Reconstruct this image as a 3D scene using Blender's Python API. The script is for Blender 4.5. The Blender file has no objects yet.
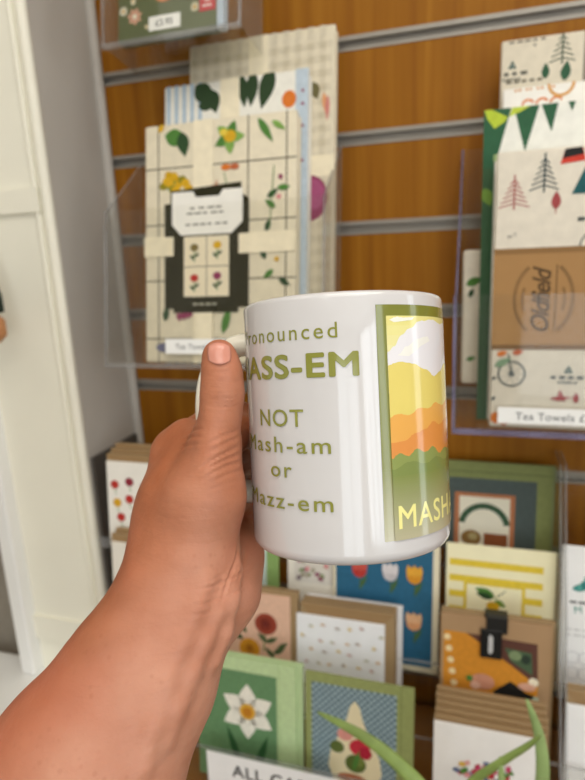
import bpy, bmesh, math, random
import numpy as np
from mathutils import Vector, Matrix
from mathutils.geometry import tessellate_polygon

S = bpy.context.scene
COL = S.collection
PI = math.pi
random.seed(7)

# ------------------------------------------------------------------ camera
CAM_POS = np.array([0.0, -0.8066, 1.45])
PITCH, ROLL, YAW, FPX = .239, .049, .314, 600.0
_cy, _sy, _cp, _sp = math.cos(YAW), math.sin(YAW), math.cos(PITCH), math.sin(PITCH)
_R0 = np.array([_cy, _sy, 0]); _F0 = np.array([-_sy, _cy, 0]); _U0 = np.array([0, 0, 1.])
CF = _F0 * _cp - _U0 * _sp
_U1 = _U0 * _cp + _F0 * _sp
CR = _R0 * math.cos(ROLL) - _U1 * math.sin(ROLL)
CU = _U1 * math.cos(ROLL) + _R0 * math.sin(ROLL)
cd = bpy.data.cameras.new('camera'); cam = bpy.data.objects.new('camera', cd); COL.objects.link(cam)
M4 = Matrix.Identity(4)
for i in range(3):
    M4[i][0] = CR[i]; M4[i][1] = CU[i]; M4[i][2] = -CF[i]; M4[i][3] = CAM_POS[i]
cam.matrix_world = M4
cd.sensor_fit = 'VERTICAL'; cd.sensor_height = 36.0; cd.lens = 36.0 * FPX / 780.0
cd.clip_start = .01; cd.clip_end = 50
cd.dof.use_dof = True; cd.dof.focus_distance = .213; cd.dof.aperture_fstop = 13.0
S.camera = cam

# ------------------------------------------------------------------ light
S.view_settings.view_transform = 'Standard'; S.view_settings.look = 'None'
S.view_settings.gamma = 1; S.view_settings.use_curve_mapping = False
S.view_settings.exposure = -0.31
S.cycles.transparent_max_bounces = 40; S.cycles.max_bounces = 10
w = bpy.data.worlds.new('daylight'); S.world = w; w.use_nodes = True
w.node_tree.nodes['Background'].inputs[0].default_value = (.86, .93, 1, 1)
w.node_tree.nodes['Background'].inputs[1].default_value = 1.0

def area(name, loc, target, sx, sy, power, color):
    l = bpy.data.lights.new(name, 'AREA'); l.shape = 'RECTANGLE'; l.size = sx; l.size_y = sy
    l.energy = power; l.color = color
    o = bpy.data.objects.new(name, l); COL.objects.link(o)
    o.location = loc
    o.rotation_euler = (Vector(target) - Vector(loc)).to_track_quat('-Z', 'Y').to_euler()
    return o
# daylight through the right wall's two windows; unseen ceiling lamps added as fill
area('window_daylight', (1.92, -2.45, 1.55), (0, -2.0, 1.35), 1.6, 1.5, 31, (.93, .97, 1))
area('window_daylight', (.86, -3.72, 1.25), (.2, 0, 1.0), 1.3, 1.85, 21, (.95, .98, 1))  # front fill lamp outside the added shop-front window
area('window_daylight', (1.92, -.28, 1.50), (0, -.40, 1.3), .42, 1.5, 5, (.93, .97, 1))
area('ceiling_fill', (.2, -1.75, 2.42), (.1, -1.60, 0), 1.5, .5, 11, (1, .95, .88))
area('ceiling_fill', (-.75, -1.15, 2.42), (-.5, -.7, 0), .5, .9, 2.5, (1, .95, .86))
area('ceiling_fill', (.25, -.85, 2.42), (.1, -.4, 0), 1.0, .4, 9, (1, .95, .86))

# ------------------------------------------------------------------ materials
def s2l(c):
    c /= 255.0
    return c / 12.92 if c <= .04045 else ((c + .055) / 1.055) ** 2.4
def rgb(h):
    h = h.lstrip('#'); return tuple(s2l(int(h[i:i+2], 16)) for i in (0, 2, 4)) + (1,)
_mc = {}
def mat(h, rough=.6, var=.06, scale=60, spec=.35, bump=0.0, coat=0.0):
    """procedural paint / paper / cloth: base colour with slight mottling, optional weave bump"""
    key = (h, rough, var, scale, spec, bump, coat)
    if key in _mc: return _mc[key]
    m = bpy.data.materials.new('paint_' + h.strip('#')); m.use_nodes = True
    nt = m.node_tree; b = nt.nodes['Principled BSDF']
    c = rgb(h)
    tc = nt.nodes.new('ShaderNodeTexCoord'); n = nt.nodes.new('ShaderNodeTexNoise')
    n.inputs['Scale'].default_value = scale; n.inputs['Detail'].default_value = 3
    nt.links.new(tc.outputs['Object'], n.inputs['Vector'])
    r = nt.nodes.new('ShaderNodeValToRGB')
    r.color_ramp.elements[0].position = .3; r.color_ramp.elements[1].position = .7
    r.color_ramp.elements[0].color = tuple(max(0, x * (1 - var)) for x in c[:3]) + (1,)
    r.color_ramp.elements[1].color = tuple(min(1, x * (1 + var)) for x in c[:3]) + (1,)
    nt.links.new(n.outputs['Fac'], r.inputs['Fac']); nt.links.new(r.outputs['Color'], b.inputs['Base Color'])
    b.inputs['Roughness'].default_value = rough; b.inputs['Specular IOR Level'].default_value = spec
    b.inputs['Coat Weight'].default_value = coat; b.inputs['Coat Roughness'].default_value = .03
    if bump:
        bp = nt.nodes.new('ShaderNodeBump'); bp.inputs['Strength'].default_value = bump; bp.inputs['Distance'].default_value = .001
        n2 = nt.nodes.new('ShaderNodeTexNoise'); n2.inputs['Scale'].default_value = 45; n2.inputs['Detail'].default_value = 4
        nt.links.new(tc.outputs['Object'], n2.inputs['Vector'])
        nt.links.new(n2.outputs['Fac'], bp.inputs['Height']); nt.links.new(bp.outputs['Normal'], b.inputs['Normal'])
    _mc[key] = m
    return m
def cloth(h): return mat(h, .9, .05, 90, .1, .35)
def paper(h): return mat(h, .55, .03, 40, .3)
def ink(h): return mat(h, .6, .08, 160, .25)

def wood_mat():
    m = bpy.data.materials.new('oak_laminate'); m.use_nodes = True
    nt = m.node_tree; b = nt.nodes['Principled BSDF']; L = nt.links.new
    tc = nt.nodes.new('ShaderNodeTexCoord'); mp = nt.nodes.new('ShaderNodeMapping')
    mp.inputs['Scale'].default_value = (34, 34, 1.2); L(tc.outputs['Object'], mp.inputs['Vector'])
    n = nt.nodes.new('ShaderNodeTexNoise'); n.inputs['Scale'].default_value = 1.6; n.inputs['Detail'].default_value = 6
    n.inputs['Distortion'].default_value = .6
    L(mp.outputs['Vector'], n.inputs['Vector'])
    r = nt.nodes.new('ShaderNodeValToRGB'); e = r.color_ramp.elements
    e[0].position = .28; e[0].color = rgb('#85500f'); e[1].position = .72; e[1].color = rgb('#a26b1c')
    k = r.color_ramp.elements.new(.5); k.color = rgb('#935d13')
    L(n.outputs['Fac'], r.inputs['Fac']); L(r.outputs['Color'], b.inputs['Base Color'])
    b.inputs['Roughness'].default_value = .45; b.inputs['Specular IOR Level'].default_value = .15
    return m
WOOD = wood_mat()
ALU = mat('#9c968d', .38, .05, 30, .5); ALU.node_tree.nodes['Principled BSDF'].inputs['Metallic'].default_value = .35
ALU_DARK = mat('#6d675f', .5, .05, 30, .4)

def acrylic_mat(name, tint, haze, hazecol, rough=.03):
    m = bpy.data.materials.new(name); m.use_nodes = True
    nt = m.node_tree; nt.nodes.clear(); L = nt.links.new
    out = nt.nodes.new('ShaderNodeOutputMaterial')
    t = nt.nodes.new('ShaderNodeBsdfTransparent'); t.inputs[0].default_value = rgb(tint)
    g = nt.nodes.new('ShaderNodeBsdfGlossy'); g.inputs['Roughness'].default_value = rough
    d = nt.nodes.new('ShaderNodeBsdfDiffuse'); d.inputs[0].default_value = rgb(hazecol)
    lw = nt.nodes.new('ShaderNodeLayerWeight'); lw.inputs['Blend'].default_value = .5
    pw = nt.nodes.new('ShaderNodeMath'); pw.operation = 'POWER'; pw.inputs[1].default_value = 4.5; L(lw.outputs['Facing'], pw.inputs[0])
    fr = nt.nodes.new('ShaderNodeMath'); fr.operation = 'MULTIPLY_ADD'; fr.inputs[1].default_value = .45; fr.inputs[2].default_value = .02; L(pw.outputs[0], fr.inputs[0])
    tcn = nt.nodes.new('ShaderNodeTexCoord'); nz = nt.nodes.new('ShaderNodeTexNoise'); nz.inputs['Scale'].default_value = 14
    L(tcn.outputs['Object'], nz.inputs['Vector'])
    mu = nt.nodes.new('ShaderNodeMath'); mu.operation = 'MULTIPLY'; mu.inputs[1].default_value = haze * 2
    L(nz.outputs['Fac'], mu.inputs[0])
    m1 = nt.nodes.new('ShaderNodeMixShader'); L(mu.outputs[0], m1.inputs[0]); L(t.outputs[0], m1.inputs[1]); L(d.outputs[0], m1.inputs[2])
    m2 = nt.nodes.new('ShaderNodeMixShader'); L(fr.outputs[0], m2.inputs[0]); L(m1.outputs[0], m2.inputs[1]); L(g.outputs[0], m2.inputs[2])
    L(m2.outputs[0], out.inputs['Surface'])
    return m
ACRYLIC = acrylic_mat('clear_acrylic', '#fdfdfc', .005, '#d8d6d4')
ACRYLIC_EDGE = acrylic_mat('acrylic_edge', '#efefef', .13, '#e0e0e2', .15)
VIOLET_EDGE = acrylic_mat('acrylic_edge_violet', '#cfcbe0', .34, '#a9a4c4', .15)
ACRYLIC_SIDE = acrylic_mat('acrylic_side', '#f6f6f5', .075, '#d9d8d6')  # whitish sheen on the side plates put in as diffuse haze
GLASS = acrylic_mat('window_glass', '#fbfdfd', .0, '#ffffff', .0)

# ------------------------------------------------------------------ mesh builder
def tag(o, label=None, cat=None, group=None, kind=None):
    if label: o['label'] = label
    if cat: o['category'] = cat
    if group: o['group'] = group
    if kind: o['kind'] = kind
    return o
def empty(name, loc=(0, 0, 0), rot=(0, 0, 0)):
    o = bpy.data.objects.new(name, None); COL.objects.link(o)
    o.location = loc; o.rotation_euler = rot; o.empty_display_size = .02
    return o

class MB:
    def __init__(s): s.v = []; s.f = []; s.m = []; s.mats = []
    def mi(s, m):
        if m not in s.mats: s.mats.append(m)
        return s.mats.index(m)
    def add(s, vs, fs, m):
        k = len(s.v); i = s.mi(m)
        s.v += [tuple(v) for v in vs]
        for f in fs: s.f.append([a + k for a in f]); s.m.append(i)
    def box(s, a, b, m):
        (x0, y0, z0), (x1, y1, z1) = a, b
        s.add([(x0,y0,z0),(x1,y0,z0),(x1,y1,z0),(x0,y1,z0),(x0,y0,z1),(x1,y0,z1),(x1,y1,z1),(x0,y1,z1)],
              [(0,3,2,1),(4,5,6,7),(0,1,5,4),(1,2,6,5),(2,3,7,6),(3,0,4,7)], m)
    def rbox(s, a, b, m, r, seg=3):
        """box with rounded edges"""
        bm = bmesh.new(); bmesh.ops.create_cube(bm, size=1)
        for v in bm.verts:
            v.co = Vector([a[i] + (v.co[i] + .5) * (b[i] - a[i]) for i in range(3)])
        bmesh.ops.bevel(bm, geom=list(bm.edges), offset=r, segments=seg, profile=.5, affect='EDGES')
        s.bm(bm, m)
    def bm(s, bm, m):
        bm.verts.ensure_lookup_table(); bm.verts.index_update()
        s.add([v.co[:] for v in bm.verts], [[v.index for v in f.verts] for f in bm.faces], m); bm.free()
    def tube(s, pts, rad, m, seg=10, flat=None, cap=True):
        pts = [Vector(p) for p in pts]; n = len(pts)
        if not hasattr(rad, '__len__'): rad = [rad] * n
        T = [(pts[min(i+1, n-1)] - pts[max(i-1, 0)]).normalized() for i in range(n)]
        up = Vector((0, 0, 1)) if abs(T[0].z) < .9 else Vector((1, 0, 0))
        if flat is not None: up = Vector(flat)
        vs = []
        A = (up - T[0] * up.dot(T[0])).normalized()
        for i in range(n):
            A = (A - T[i] * A.dot(T[i])).normalized(); B = T[i].cross(A)
            ra, rb = rad[i] if hasattr(rad[i], '__len__') else (rad[i], rad[i])
            for k in range(seg):
                t = 2 * PI * k / seg
                vs.append(pts[i] + A * math.cos(t) * ra + B * math.sin(t) * rb)
        fs = [(i*seg+k, i*seg+(k+1) % seg, (i+1)*seg+(k+1) % seg, (i+1)*seg+k) for i in range(n-1) for k in range(seg)]
        if cap:
            fs.append(tuple(range(seg))[::-1]); fs.append(tuple((n-1)*seg+k for k in range(seg)))
        s.add(vs, fs, m)
    def lathe(s, prof, m, seg=64):
        n = len(prof); vs = []
        for r, z in prof:
            for k in range(seg):
                t = 2 * PI * k / seg; vs.append((r * math.cos(t), r * math.sin(t), z))
        s.add(vs, [(i*seg+k, i*seg+(k+1) % seg, (i+1)*seg+(k+1) % seg, (i+1)*seg+k) for i in range(n-1) for k in range(seg)], m)
    def build(s, name, parent=None, smooth=False, loc=None, rot=None):
        me = bpy.data.meshes.new(name); me.from_pydata(s.v, [], s.f)
        for m in s.mats: me.materials.append(m)
        me.polygons.foreach_set('material_index', s.m)
        if smooth: me.polygons.foreach_set('use_smooth', [True] * len(s.f))
        me.update()
        o = bpy.data.objects.new(name, me); COL.objects.link(o)
        if parent: o.parent = parent
        if loc: o.location = loc
        if rot: o.rotation_euler = rot
        return o
def weld(o, smooth_angle=35):
    bm = bmesh.new(); bm.from_mesh(o.data)
    bmesh.ops.remove_doubles(bm, verts=bm.verts, dist=1e-5)
    bmesh.ops.recalc_face_normals(bm, faces=bm.faces)
    bm.to_mesh(o.data); bm.free()
    o.data.polygons.foreach_set('use_smooth', [True] * len(o.data.polygons))
    o.data.set_sharp_from_angle(angle=math.radians(smooth_angle))
    return o
def struct(name, mb, **k):
    o = mb.build(name, **k); o['kind'] = 'structure'; return o

def text_tris(body, space=1.0, shear=0.0):
    """lettering as 2-D triangles, cap height scaled to 1, x centred on 0"""
    c = bpy.data.curves.new('lettering', 'FONT'); c.body = body; c.size = 1; c.offset = 0
    c.space_character = space; c.shear = shear; c.align_x = 'CENTER'; c.resolution_u = 4
    o = bpy.data.objects.new('lettering', c); COL.objects.link(o)
    dg = bpy.context.evaluated_depsgraph_get()
    me = bpy.data.meshes.new_from_object(o.evaluated_get(dg))
    me.calc_loop_triangles()
    vs = [(v.co.x / .729, v.co.y / .729) for v in me.vertices]
    ts = [tuple(t.vertices) for t in me.loop_triangles]
    bpy.data.objects.remove(o); bpy.data.curves.remove(c); bpy.data.meshes.remove(me)
    if vs:
        mx = (min(v[0] for v in vs) + max(v[0] for v in vs)) / 2
        vs = [(x - mx, y) for x, y in vs]
    return vs, ts

def strokes(bold):
    """offsets that print an outline around itself for heavier letters"""
    return [(0, 0)] + ([(bold*1.3*math.cos(k*PI/4), bold*1.3*math.sin(k*PI/4)) for k in range(8)] if bold else [])

class Art:
    """printed artwork in a plane: u right, v up, metres; each layer a hair above the last"""
    def __init__(s, w, h, step=.000025): s.w = w; s.h = h; s.k = 0; s.step = step; s.L = []
    def _p(s, pts, tris, m, dk=1): s.k += dk; s.L.append((pts, tris, m, s.k))
    def poly(s, pts, m):
        t = tessellate_polygon([[Vector((p[0], p[1], 0)) for p in pts]])
        s._p(pts, [tuple(x) for x in t], m)
    def rect(s, u0, v0, u1, v1, m): s._p([(u0,v0),(u1,v0),(u1,v1),(u0,v1)], [(0,1,2),(0,2,3)], m)
    def frect(s, a, b, c, d, m): s.rect(a*s.w, b*s.h, c*s.w, d*s.h, m)
    def ell(s, u, v, ru, rv, m, rot=0, n=18):
        c, q = math.cos(rot), math.sin(rot)
        pts = [(u + ru*math.cos(t)*c - rv*math.sin(t)*q, v + ru*math.cos(t)*q + rv*math.sin(t)*c) for t in [2*PI*i/n for i in range(n)]]
        s._p(pts, [(0, i, i+1) for i in range(1, n-1)], m)
    def ring(s, u, v, r, t, m, n=28, a0=0, a1=2*PI):
        pts = []; tr = []
        for i in range(n+1):
            a = a0 + (a1-a0)*i/n
            pts += [(u+r*math.cos(a), v+r*math.sin(a)), (u+(r-t)*math.cos(a), v+(r-t)*math.sin(a))]
        for i in range(n): tr += [(2*i, 2*i+2, 2*i+1), (2*i+2, 2*i+3, 2*i+1)]
        s._p(pts, tr, m)
    def leaf(s, u, v, ln, wd, ang, m, n=10):
        pts = []
        for i in range(n+1):
            t = i/n; pts.append((t*ln, wd/2*math.sin(PI*t**.8)))
        for i in range(n-1, 0, -1):
            t = i/n; pts.append((t*ln, -wd/2*math.sin(PI*t**.8)))
        c, q = math.cos(ang), math.sin(ang)
        s.poly([(u+x*c-y*q, v+x*q+y*c) for x, y in pts], m)
    def line(s, pts, t, m):
        for a, b in zip(pts[:-1], pts[1:]):
            d = Vector((b[0]-a[0], b[1]-a[1])); n = Vector((-d.y, d.x)).normalized()*t/2
            s._p([(a[0]+n.x,a[1]+n.y),(a[0]-n.x,a[1]-n.y),(b[0]-n.x,b[1]-n.y),(b[0]+n.x,b[1]+n.y)], [(0,1,2),(0,2,3)], m); s.k -= 1
        s.k += 1
    def flower(s, u, v, r, n, mp, mc, a0=.3, wd=.62, rc=.3):
        for i in range(n): s.leaf(u, v, r, r*wd, a0 + 2*PI*i/n, mp); s.k -= 1
        s.k += 1
        s.ell(u, v, r*rc, r*rc, mc, n=12)
    def text(s, body, u, v, size, m, rot=0, bold=0, space=1.0, shear=0, sx=1.0):
        vs, ts = text_tris(body, space, shear)
        c, q = math.cos(rot), math.sin(rot)
        for dx, dy in strokes(bold):
            s._p([(u + (x+dx)*sx*size*c - (y+dy)*size*q, v + (x+dx)*sx*size*q + (y+dy)*size*c) for x, y in vs], ts, m, .3)
    def dashes(s, u, v, wd, ht, m, n=5):
        """illegible small print: short strokes"""
        x = u
        rr = random.Random(int((u+v)*1e5))
        for i in range(n):
            l = wd/n*rr.uniform(.55, .85); s.rect(x, v, x+l, v+ht, m); s.k -= 1; x += wd/n
        s.k += 1
    def scale(s, w, h):
        a_, b_ = w/s.w, h/s.h
        s.L = [([(p[0]*a_, p[1]*b_) for p in pts], t, m, k) for pts, t, m, k in s.L]; s.w, s.h = w, h
        return s
    def clip(s):
        """trim the print at the edges of the sheet"""
        out = []
        for pts, tris, m, k in s.L:
            if all(-1e-9 <= p[0] <= s.w+1e-9 and -1e-9 <= p[1] <= s.h+1e-9 for p in pts): out.append((pts, tris, m, k)); continue
            bm = bmesh.new(); vs = [bm.verts.new((p[0], p[1], 0)) for p in pts]
            for t in tris:
                try: bm.faces.new([vs[i] for i in t])
                except ValueError: pass
            for co, no in (((0,0,0),(-1,0,0)), ((s.w,0,0),(1,0,0)), ((0,0,0),(0,-1,0)), ((0,s.h,0),(0,1,0))):
                bmesh.ops.bisect_plane(bm, geom=bm.verts[:]+bm.edges[:]+bm.faces[:], plane_co=co, plane_no=no, clear_outer=True)
            bm.verts.index_update()
            if bm.faces: out.append(([v.co.xy[:] for v in bm.verts], [tuple(v.index for v in f.verts) for f in bm.faces], m, k))
            bm.free()
        s.L = out
    def build(s, name, parent, y=0.0, x0=None):
        """face looking towards -y, u=0 at x0"""
        s.clip()
        x0 = -s.w/2 if x0 is None else x0
        mb = MB()
        for pts, tris, m, k in s.L:
            mb.add([(x0+p[0], y - s.step*k, p[1]) for p in pts], tris, m)
        o = mb.build(name, parent)
        bm = bmesh.new(); bm.from_mesh(o.data)
        for f in bm.faces:
            if f.normal.y > 0: f.normal_flip()
        bm.to_mesh(o.data); bm.free()
        return o

# ------------------------------------------------------------------ the shop
CREAM_P = mat('#f3efdf', .45, .03, 6, .4); GREY_W = mat('#bcb6ae', .7, .04, 8, .3)
WHITE_P = mat('#f2f1ee', .4, .02, 6, .4); PLASTER = mat('#e2ddd2', .8, .04, 5, .2)
PITCH_S = .11; Z1 = 1.686
mb = MB()
# slatwall boards with a groove between neighbours
zs = [Z1 + PITCH_S * i for i in range(6, -15, -1)]
X0, X1 = -.527, 1.8
for i, z in enumerate(zs[:-1]):
    mb.box((X0, 0, zs[i+1] + .0085), (X1, .02, z - .0085), WOOD)
mb.box((X0, .02, .0), (X1, .05, 2.5), ALU_DARK)
mb.box((X0, 0, .0), (X1, .02, zs[-1] - .0085), WOOD); mb.box((X0, 0, zs[0] + .0085), (X1, .02, 2.5), WOOD)
struct('wall_back', mb)
for i, z in enumerate(zs):
    mb = MB()
    mb.box((X0, .0125, z-.0085), (X1, .02, z+.0085), ALU_DARK)
    mb.box((X0, -.0012, z-.0085), (X1, .012, z-.0055), ALU); mb.box((X0, -.0012, z+.0035), (X1, .012, z+.0085), ALU)
    mb.box((X0, .0085, z-.0055), (X1, .0125, z+.0035), ALU)
    struct('trim_%d' % (i+1), mb)
mb = MB()
mb.box((X0-.02, -.131, 0), (X0, .05, 2.5), GREY_W)
mb.tube([(X0+.004, -.006, .8), (X0+.004, -.006, 2.5)], .007, GREY_W, 12)
struct('wall_left', mb)
mb = MB(); mb.box((X0-.001, -.128, .755), (X0+.005, -.0, 1.168), mat('#57524c', .7, .1, 20)); struct('trim_33', mb)
# panelled cream window casing left of the slatwall, facing the shop
mb = MB()
cx0, cx1, cyy = -.668, -.5285, -.133
mb.box((cx0, cyy, .80), (cx1, cyy+.05, 2.5), CREAM_P)
mb.tube([(cx1-.004, cyy-.003, .80), (cx1-.004, cyy-.003, 2.5)], .007, CREAM_P, 12)
mb.tube([(cx1-.022, cyy-.001, .80), (cx1-.022, cyy-.001, 2.5)], .004, CREAM_P, 10)
mb.box((cx0, cyy-.006, 1.505), (cx1-.016, cyy, 1.535), CREAM_P)
mb.box((cx0, cyy-.006, .86), (cx1-.016, cyy, .90), CREAM_P)
struct('trim_30', mb)
mb = MB(); mb.rbox((cx0-.024, cyy-.022, .80), (cx0+.002, cyy+.03, 2.5), WHITE_P, .004)
struct('trim_31', mb)
mb = MB(); mb.rbox((-1.6, -.27, .765), (cx1-.03, cyy+.02, .80), WHITE_P, .008)
struct('trim_32', mb)
mb = MB(); mb.box((-1.6, -.09, 0), (cx0-.0, -.05, 2.5), mat('#8d8579', .8)); mb.box((cx0, -.125, 0), (cx1, -.08, .765), PLASTER)
struct('wall_front_return', mb).name = 'wall_window'
mb = MB(); mb.box((-1.65, -3.6, -.05), (1.85, .05, 0), mat('#8a7358', .5, .1, 8)); struct('floor', mb)
mb = MB(); mb.box((-1.65, -3.6, 2.5), (1.85, .05, 2.55), mat('#efece4', .8)); struct('ceiling', mb)
mb = MB(); mb.box((-1.65, -3.6, 0), (-1.6, -.05, 2.5), PLASTER); struct('wall_side', mb)
mb = MB()   # unseen shop front; window added behind the camera for front fill
mb.box((-1.65, -3.65, 0), (1.85, -3.6, .3), PLASTER); mb.box((-1.65, -3.65, 2.2), (1.85, -3.6, 2.5), PLASTER)
mb.box((-1.65, -3.65, .3), (.2, -3.6, 2.2), PLASTER); mb.box((1.5, -3.65, .3), (1.85, -3.6, 2.2), PLASTER)
struct('wall_front', mb)
mb = MB()
for x in (.2, .83, 1.46): mb.box((x, -3.65, .3), (x+.04, -3.59, 2.2), WHITE_P)
mb.box((.2, -3.65, .3), (1.5, -3.59, .34), WHITE_P); mb.box((.2, -3.65, 2.16), (1.5, -3.59, 2.2), WHITE_P)
wf = struct('window_3', mb)
g = MB(); g.box((.24, -3.63, .34), (1.46, -3.626, 2.16), GLASS); struct('window_pane', g, parent=wf)
mb = MB()   # right wall around its two windows
WINS = [(-3.25, -1.65, .75, 2.3), (-.46, -.12, .75, 2.3)]
mb.box((1.8, -3.6, 0), (1.85, .05, .75), PLASTER); mb.box((1.8, -3.6, 2.3), (1.85, .05, 2.5), PLASTER)
mb.box((1.8, -3.6, .75), (1.85, -3.25, 2.3), PLASTER); mb.box((1.8, -1.65, .75), (1.85, -.46, 2.3), PLASTER)
mb.box((1.8, -.12, .75), (1.85, .05, 2.3), PLASTER)
struct('wall_right', mb)
for i, (a, b, c, d) in enumerate(WINS):
    mb = MB(); t = .03
    mb.box((1.79, a, c), (1.85, a+t, d), WHITE_P); mb.box((1.79, b-t, c), (1.85, b, d), WHITE_P)
    mb.box((1.79, a, c), (1.85, b, c+t), WHITE_P); mb.box((1.79, a, d-t), (1.85, b, d), WHITE_P)
    n = 4 if i == 0 else 1
    for k in range(1, n):
        y = a + (b-a)*k/n; mb.box((1.80, y-.025, c), (1.84, y+.025, d), WHITE_P)
    wf = struct('window_%d' % (i+1), mb)
    g = MB(); g.box((1.822, a+t, c+t), (1.826, b-t, d-t), GLASS); struct('window_pane', g, parent=wf)

# counter under the card rack
mb = MB()
mb.rbox((-.52, -.42, .725), (1.2, -.012, .755), mat('#9b6a33', .4, .12, 12), .004)
mb.box((-.50, -.38, .0), (1.18, -.03, .725), mat('#7d522a', .5, .1, 8))
tag(mb.build('shop_counter'), 'wooden shop counter carrying the card racks below the slatted wall', 'counter')

# ------------------------------------------------------------------ acrylic pockets
def pocket(loc, w, d, hb, hf, label, edge, lean=0.0):
    """clear wall pocket: back plate, sides sloping from back to front, front, floor"""
    r = empty('leaflet_holder', loc, (-lean, 0, 0)); tag(r, label, 'display holder')
    t = .0025
    def pl(name, a, b, m=ACRYLIC, extra=None):
        q = MB(); q.box(a, b, m)
        if extra: extra(q)
        return q.build(name, r)
    pl('back_plate', (0, -.0045, 0), (w, -.0015, hb))
    pl('floor_plate', (0, -d, 0), (w, -.0045, t), ACRYLIC, lambda q: q.box((-.001, -d-.0015, -.002), (w+.001, -d+.003, .004), edge))
    def fe(q):
        q.box((-.0012, -d-.0012, 0), (.0018, -d+.002, hf), edge); q.box((w-.0018, -d-.0012, 0), (w+.0012, -d+.002, hf), edge)
    pl('front_plate', (0, -d, 0), (w, -d+t, hf), ACRYLIC, fe)
    for s_ in (0, w-t):
        q = MB()
        pts = [(-.0045, t), (-d+t, t), (-d+t, hf), (-.35*d-.01, hf+(hb-hf)*.55), (-.0045, hb)]
        n = len(pts)
        q.add([(s_, y, z) for y, z in pts] + [(s_+t, y, z) for y, z in pts],
              [tuple(range(n)), tuple(range(2*n-1, n-1, -1))] + [(i, i+n, (i+1) % n+n, (i+1) % n) for i in range(n)], ACRYLIC_SIDE)
        q.tube([(s_+t/2, -d+t, hf), (s_+t/2, -.35*d-.01, hf+(hb-hf)*.55), (s_+t/2, -.0045, hb)], .0013, edge, 6)
        q.build('side_plate', r)
    return r
TILT = math.radians(11)
pocket((-.4715, -.055, 1.2885), .294, .090, .285, .200, 'clear acrylic holder carrying the floral tea towels on the slatted wall, left of the mug', ACRYLIC_EDGE, TILT)
pocket((-.030, 0, 1.232), .330, .128, .318, .155, 'clear acrylic holder with violet edges carrying the tea towels at right', VIOLET_EDGE)
pocket((-.442, -.041, 1.673), .177, .075, .20, .19, 'clear acrylic holder with a green boxed set at the top left of the photo', ACRYLIC_EDGE, TILT)

# ------------------------------------------------------------------ tea towels
def towel(loc, w, h, t, lean, label, base, art, folds=3, rz=0.0, roll=0.0):
    """folded tea towel; front face at local y = 0, lean tips the top back"""
    r = empty('tea_towel', loc, (-lean, roll, rz)); tag(r, label, 'tea towel', 'folded tea towels')
    mb = MB(); m = cloth(base)
    step = t / folds
    for i in range(folds):      # folded layers, each with a rounded rim
        mb.rbox((-w/2 + .0012*i, i*step, .001*i), (w/2 - .0008*(i % 2), (i+1)*step*.995, h - .0015*i), m, min(.004, step*.45), 3)
    weld(mb.build('cloth', r), 50)
    art.build('print', r, -.0001)
    return r
DG = ink('#2c4a2a'); MGREEN = ink('#4f7f38'); LGREEN = ink('#7fa651'); YEL = ink('#d2a520'); ORG = ink('#d9772b')
RED = ink('#b8322a'); PLUM = ink('#8e3a5d'); PINK = ink('#d98d90'); RIB = cloth('#eee3c8'); GRID = ink('#5a5346'); BLK = ink('#1f1f1d')
WHT = ink('#f4f1ea')

# front left: cream check with flowers, dark label
w_, h_ = .195, .285
a = Art(w_, h_)
for u in (.018, .135, .182): a.rect(u, 0, u+.0016, h_, GRID)
for v in (.028, .098, .165, .232): a.rect(0, v, w_, v+.0016, GRID)
def sprig(a, u, v, sc, ang, cols):
    a.line([(u, v), (u+sc*math.cos(ang), v+sc*math.sin(ang))], .0016, MGREEN)
    for k in range(3): a.leaf(u+sc*.3*k*math.cos(ang), v+sc*.3*k*math.sin(ang), sc*.45, sc*.2, ang+(.8 if k % 2 else -.8), MGREEN if k else DG)
    for k in range(4): a.ell(u+sc*math.cos(ang)+random.uniform(-1, 1)*sc*.25, v+sc*math.sin(ang)+random.uniform(-1, 1)*sc*.15, sc*.17, sc*.14, cols[k % len(cols)], n=10)
sprig(a, .04, .195, .03, 1.6, [YEL, ink('#c69a12')])
for k in range(9): a.ell(.026+.0042*k, .212+.006*math.sin(k*1.3), .006, .005, YEL if k % 3 else ink('#8e8420'), n=10)
a.leaf(.028, .272, .032, .02, -.3, MGREEN); a.leaf(.05, .274, .03, .016, -1.4, DG); a.leaf(.02, .276, .012, .007, 1, YEL)
for k in range(5): a.leaf(.112, .262, .02, .012, k*1.2, MGREEN if k % 2 else LGREEN)
a.ell(.113, .263, .008, .007, YEL); a.ell(.105, .268, .005, .004, ink('#e2c84a'))
a.leaf(.148, .28, .034, .009, -1.0, MGREEN); a.leaf(.165, .275, .02, .007, -.6, LGREEN)
a.flower(.095, .205, .010, 6, ink('#c08a6a'), DG, wd=.35); a.line([(.106, .222), (.112, .195)], .001, MGREEN)
a.ell(.108, .228, .006, .0035, ORG); a.ell(.119, .228, .006, .0035, ink('#b9653f'))
for k, (u, v) in enumerate([(.16, .19), (.170, .178), (.163, .165), (.172, .2), (.158, .120), (.168, .108), (.175, .098), (.165, .06), (.175, .048)]):
    a.leaf(u, v, .016, .007, .6+k*1.9, MGREEN if k % 2 else DG)
    if k % 2: a.ell(u+.004, v+.012, .003, .003, [PLUM, PINK, YEL][k % 3], n=8)
a.line([(.163, .155), (.168, .225)], .001, MGREEN)
for k in range(7): a.leaf(.045+.004*k, .060, .011, .006, -1.2+.3*k, PLUM)
a.leaf(.105, .035, .035, .010, 1.3, MGREEN); a.leaf(.028, .05, .02, .008, 1.4, DG); a.ell(.03, .018, .014, .006, ink('#6a6a86'))
a.rect(.066, 0, .092, h_, RIB); a.rect(0, .128, w_, .152, RIB)
G1 = mat('#2f2d1c', .8, .03, 40, .15)
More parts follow.
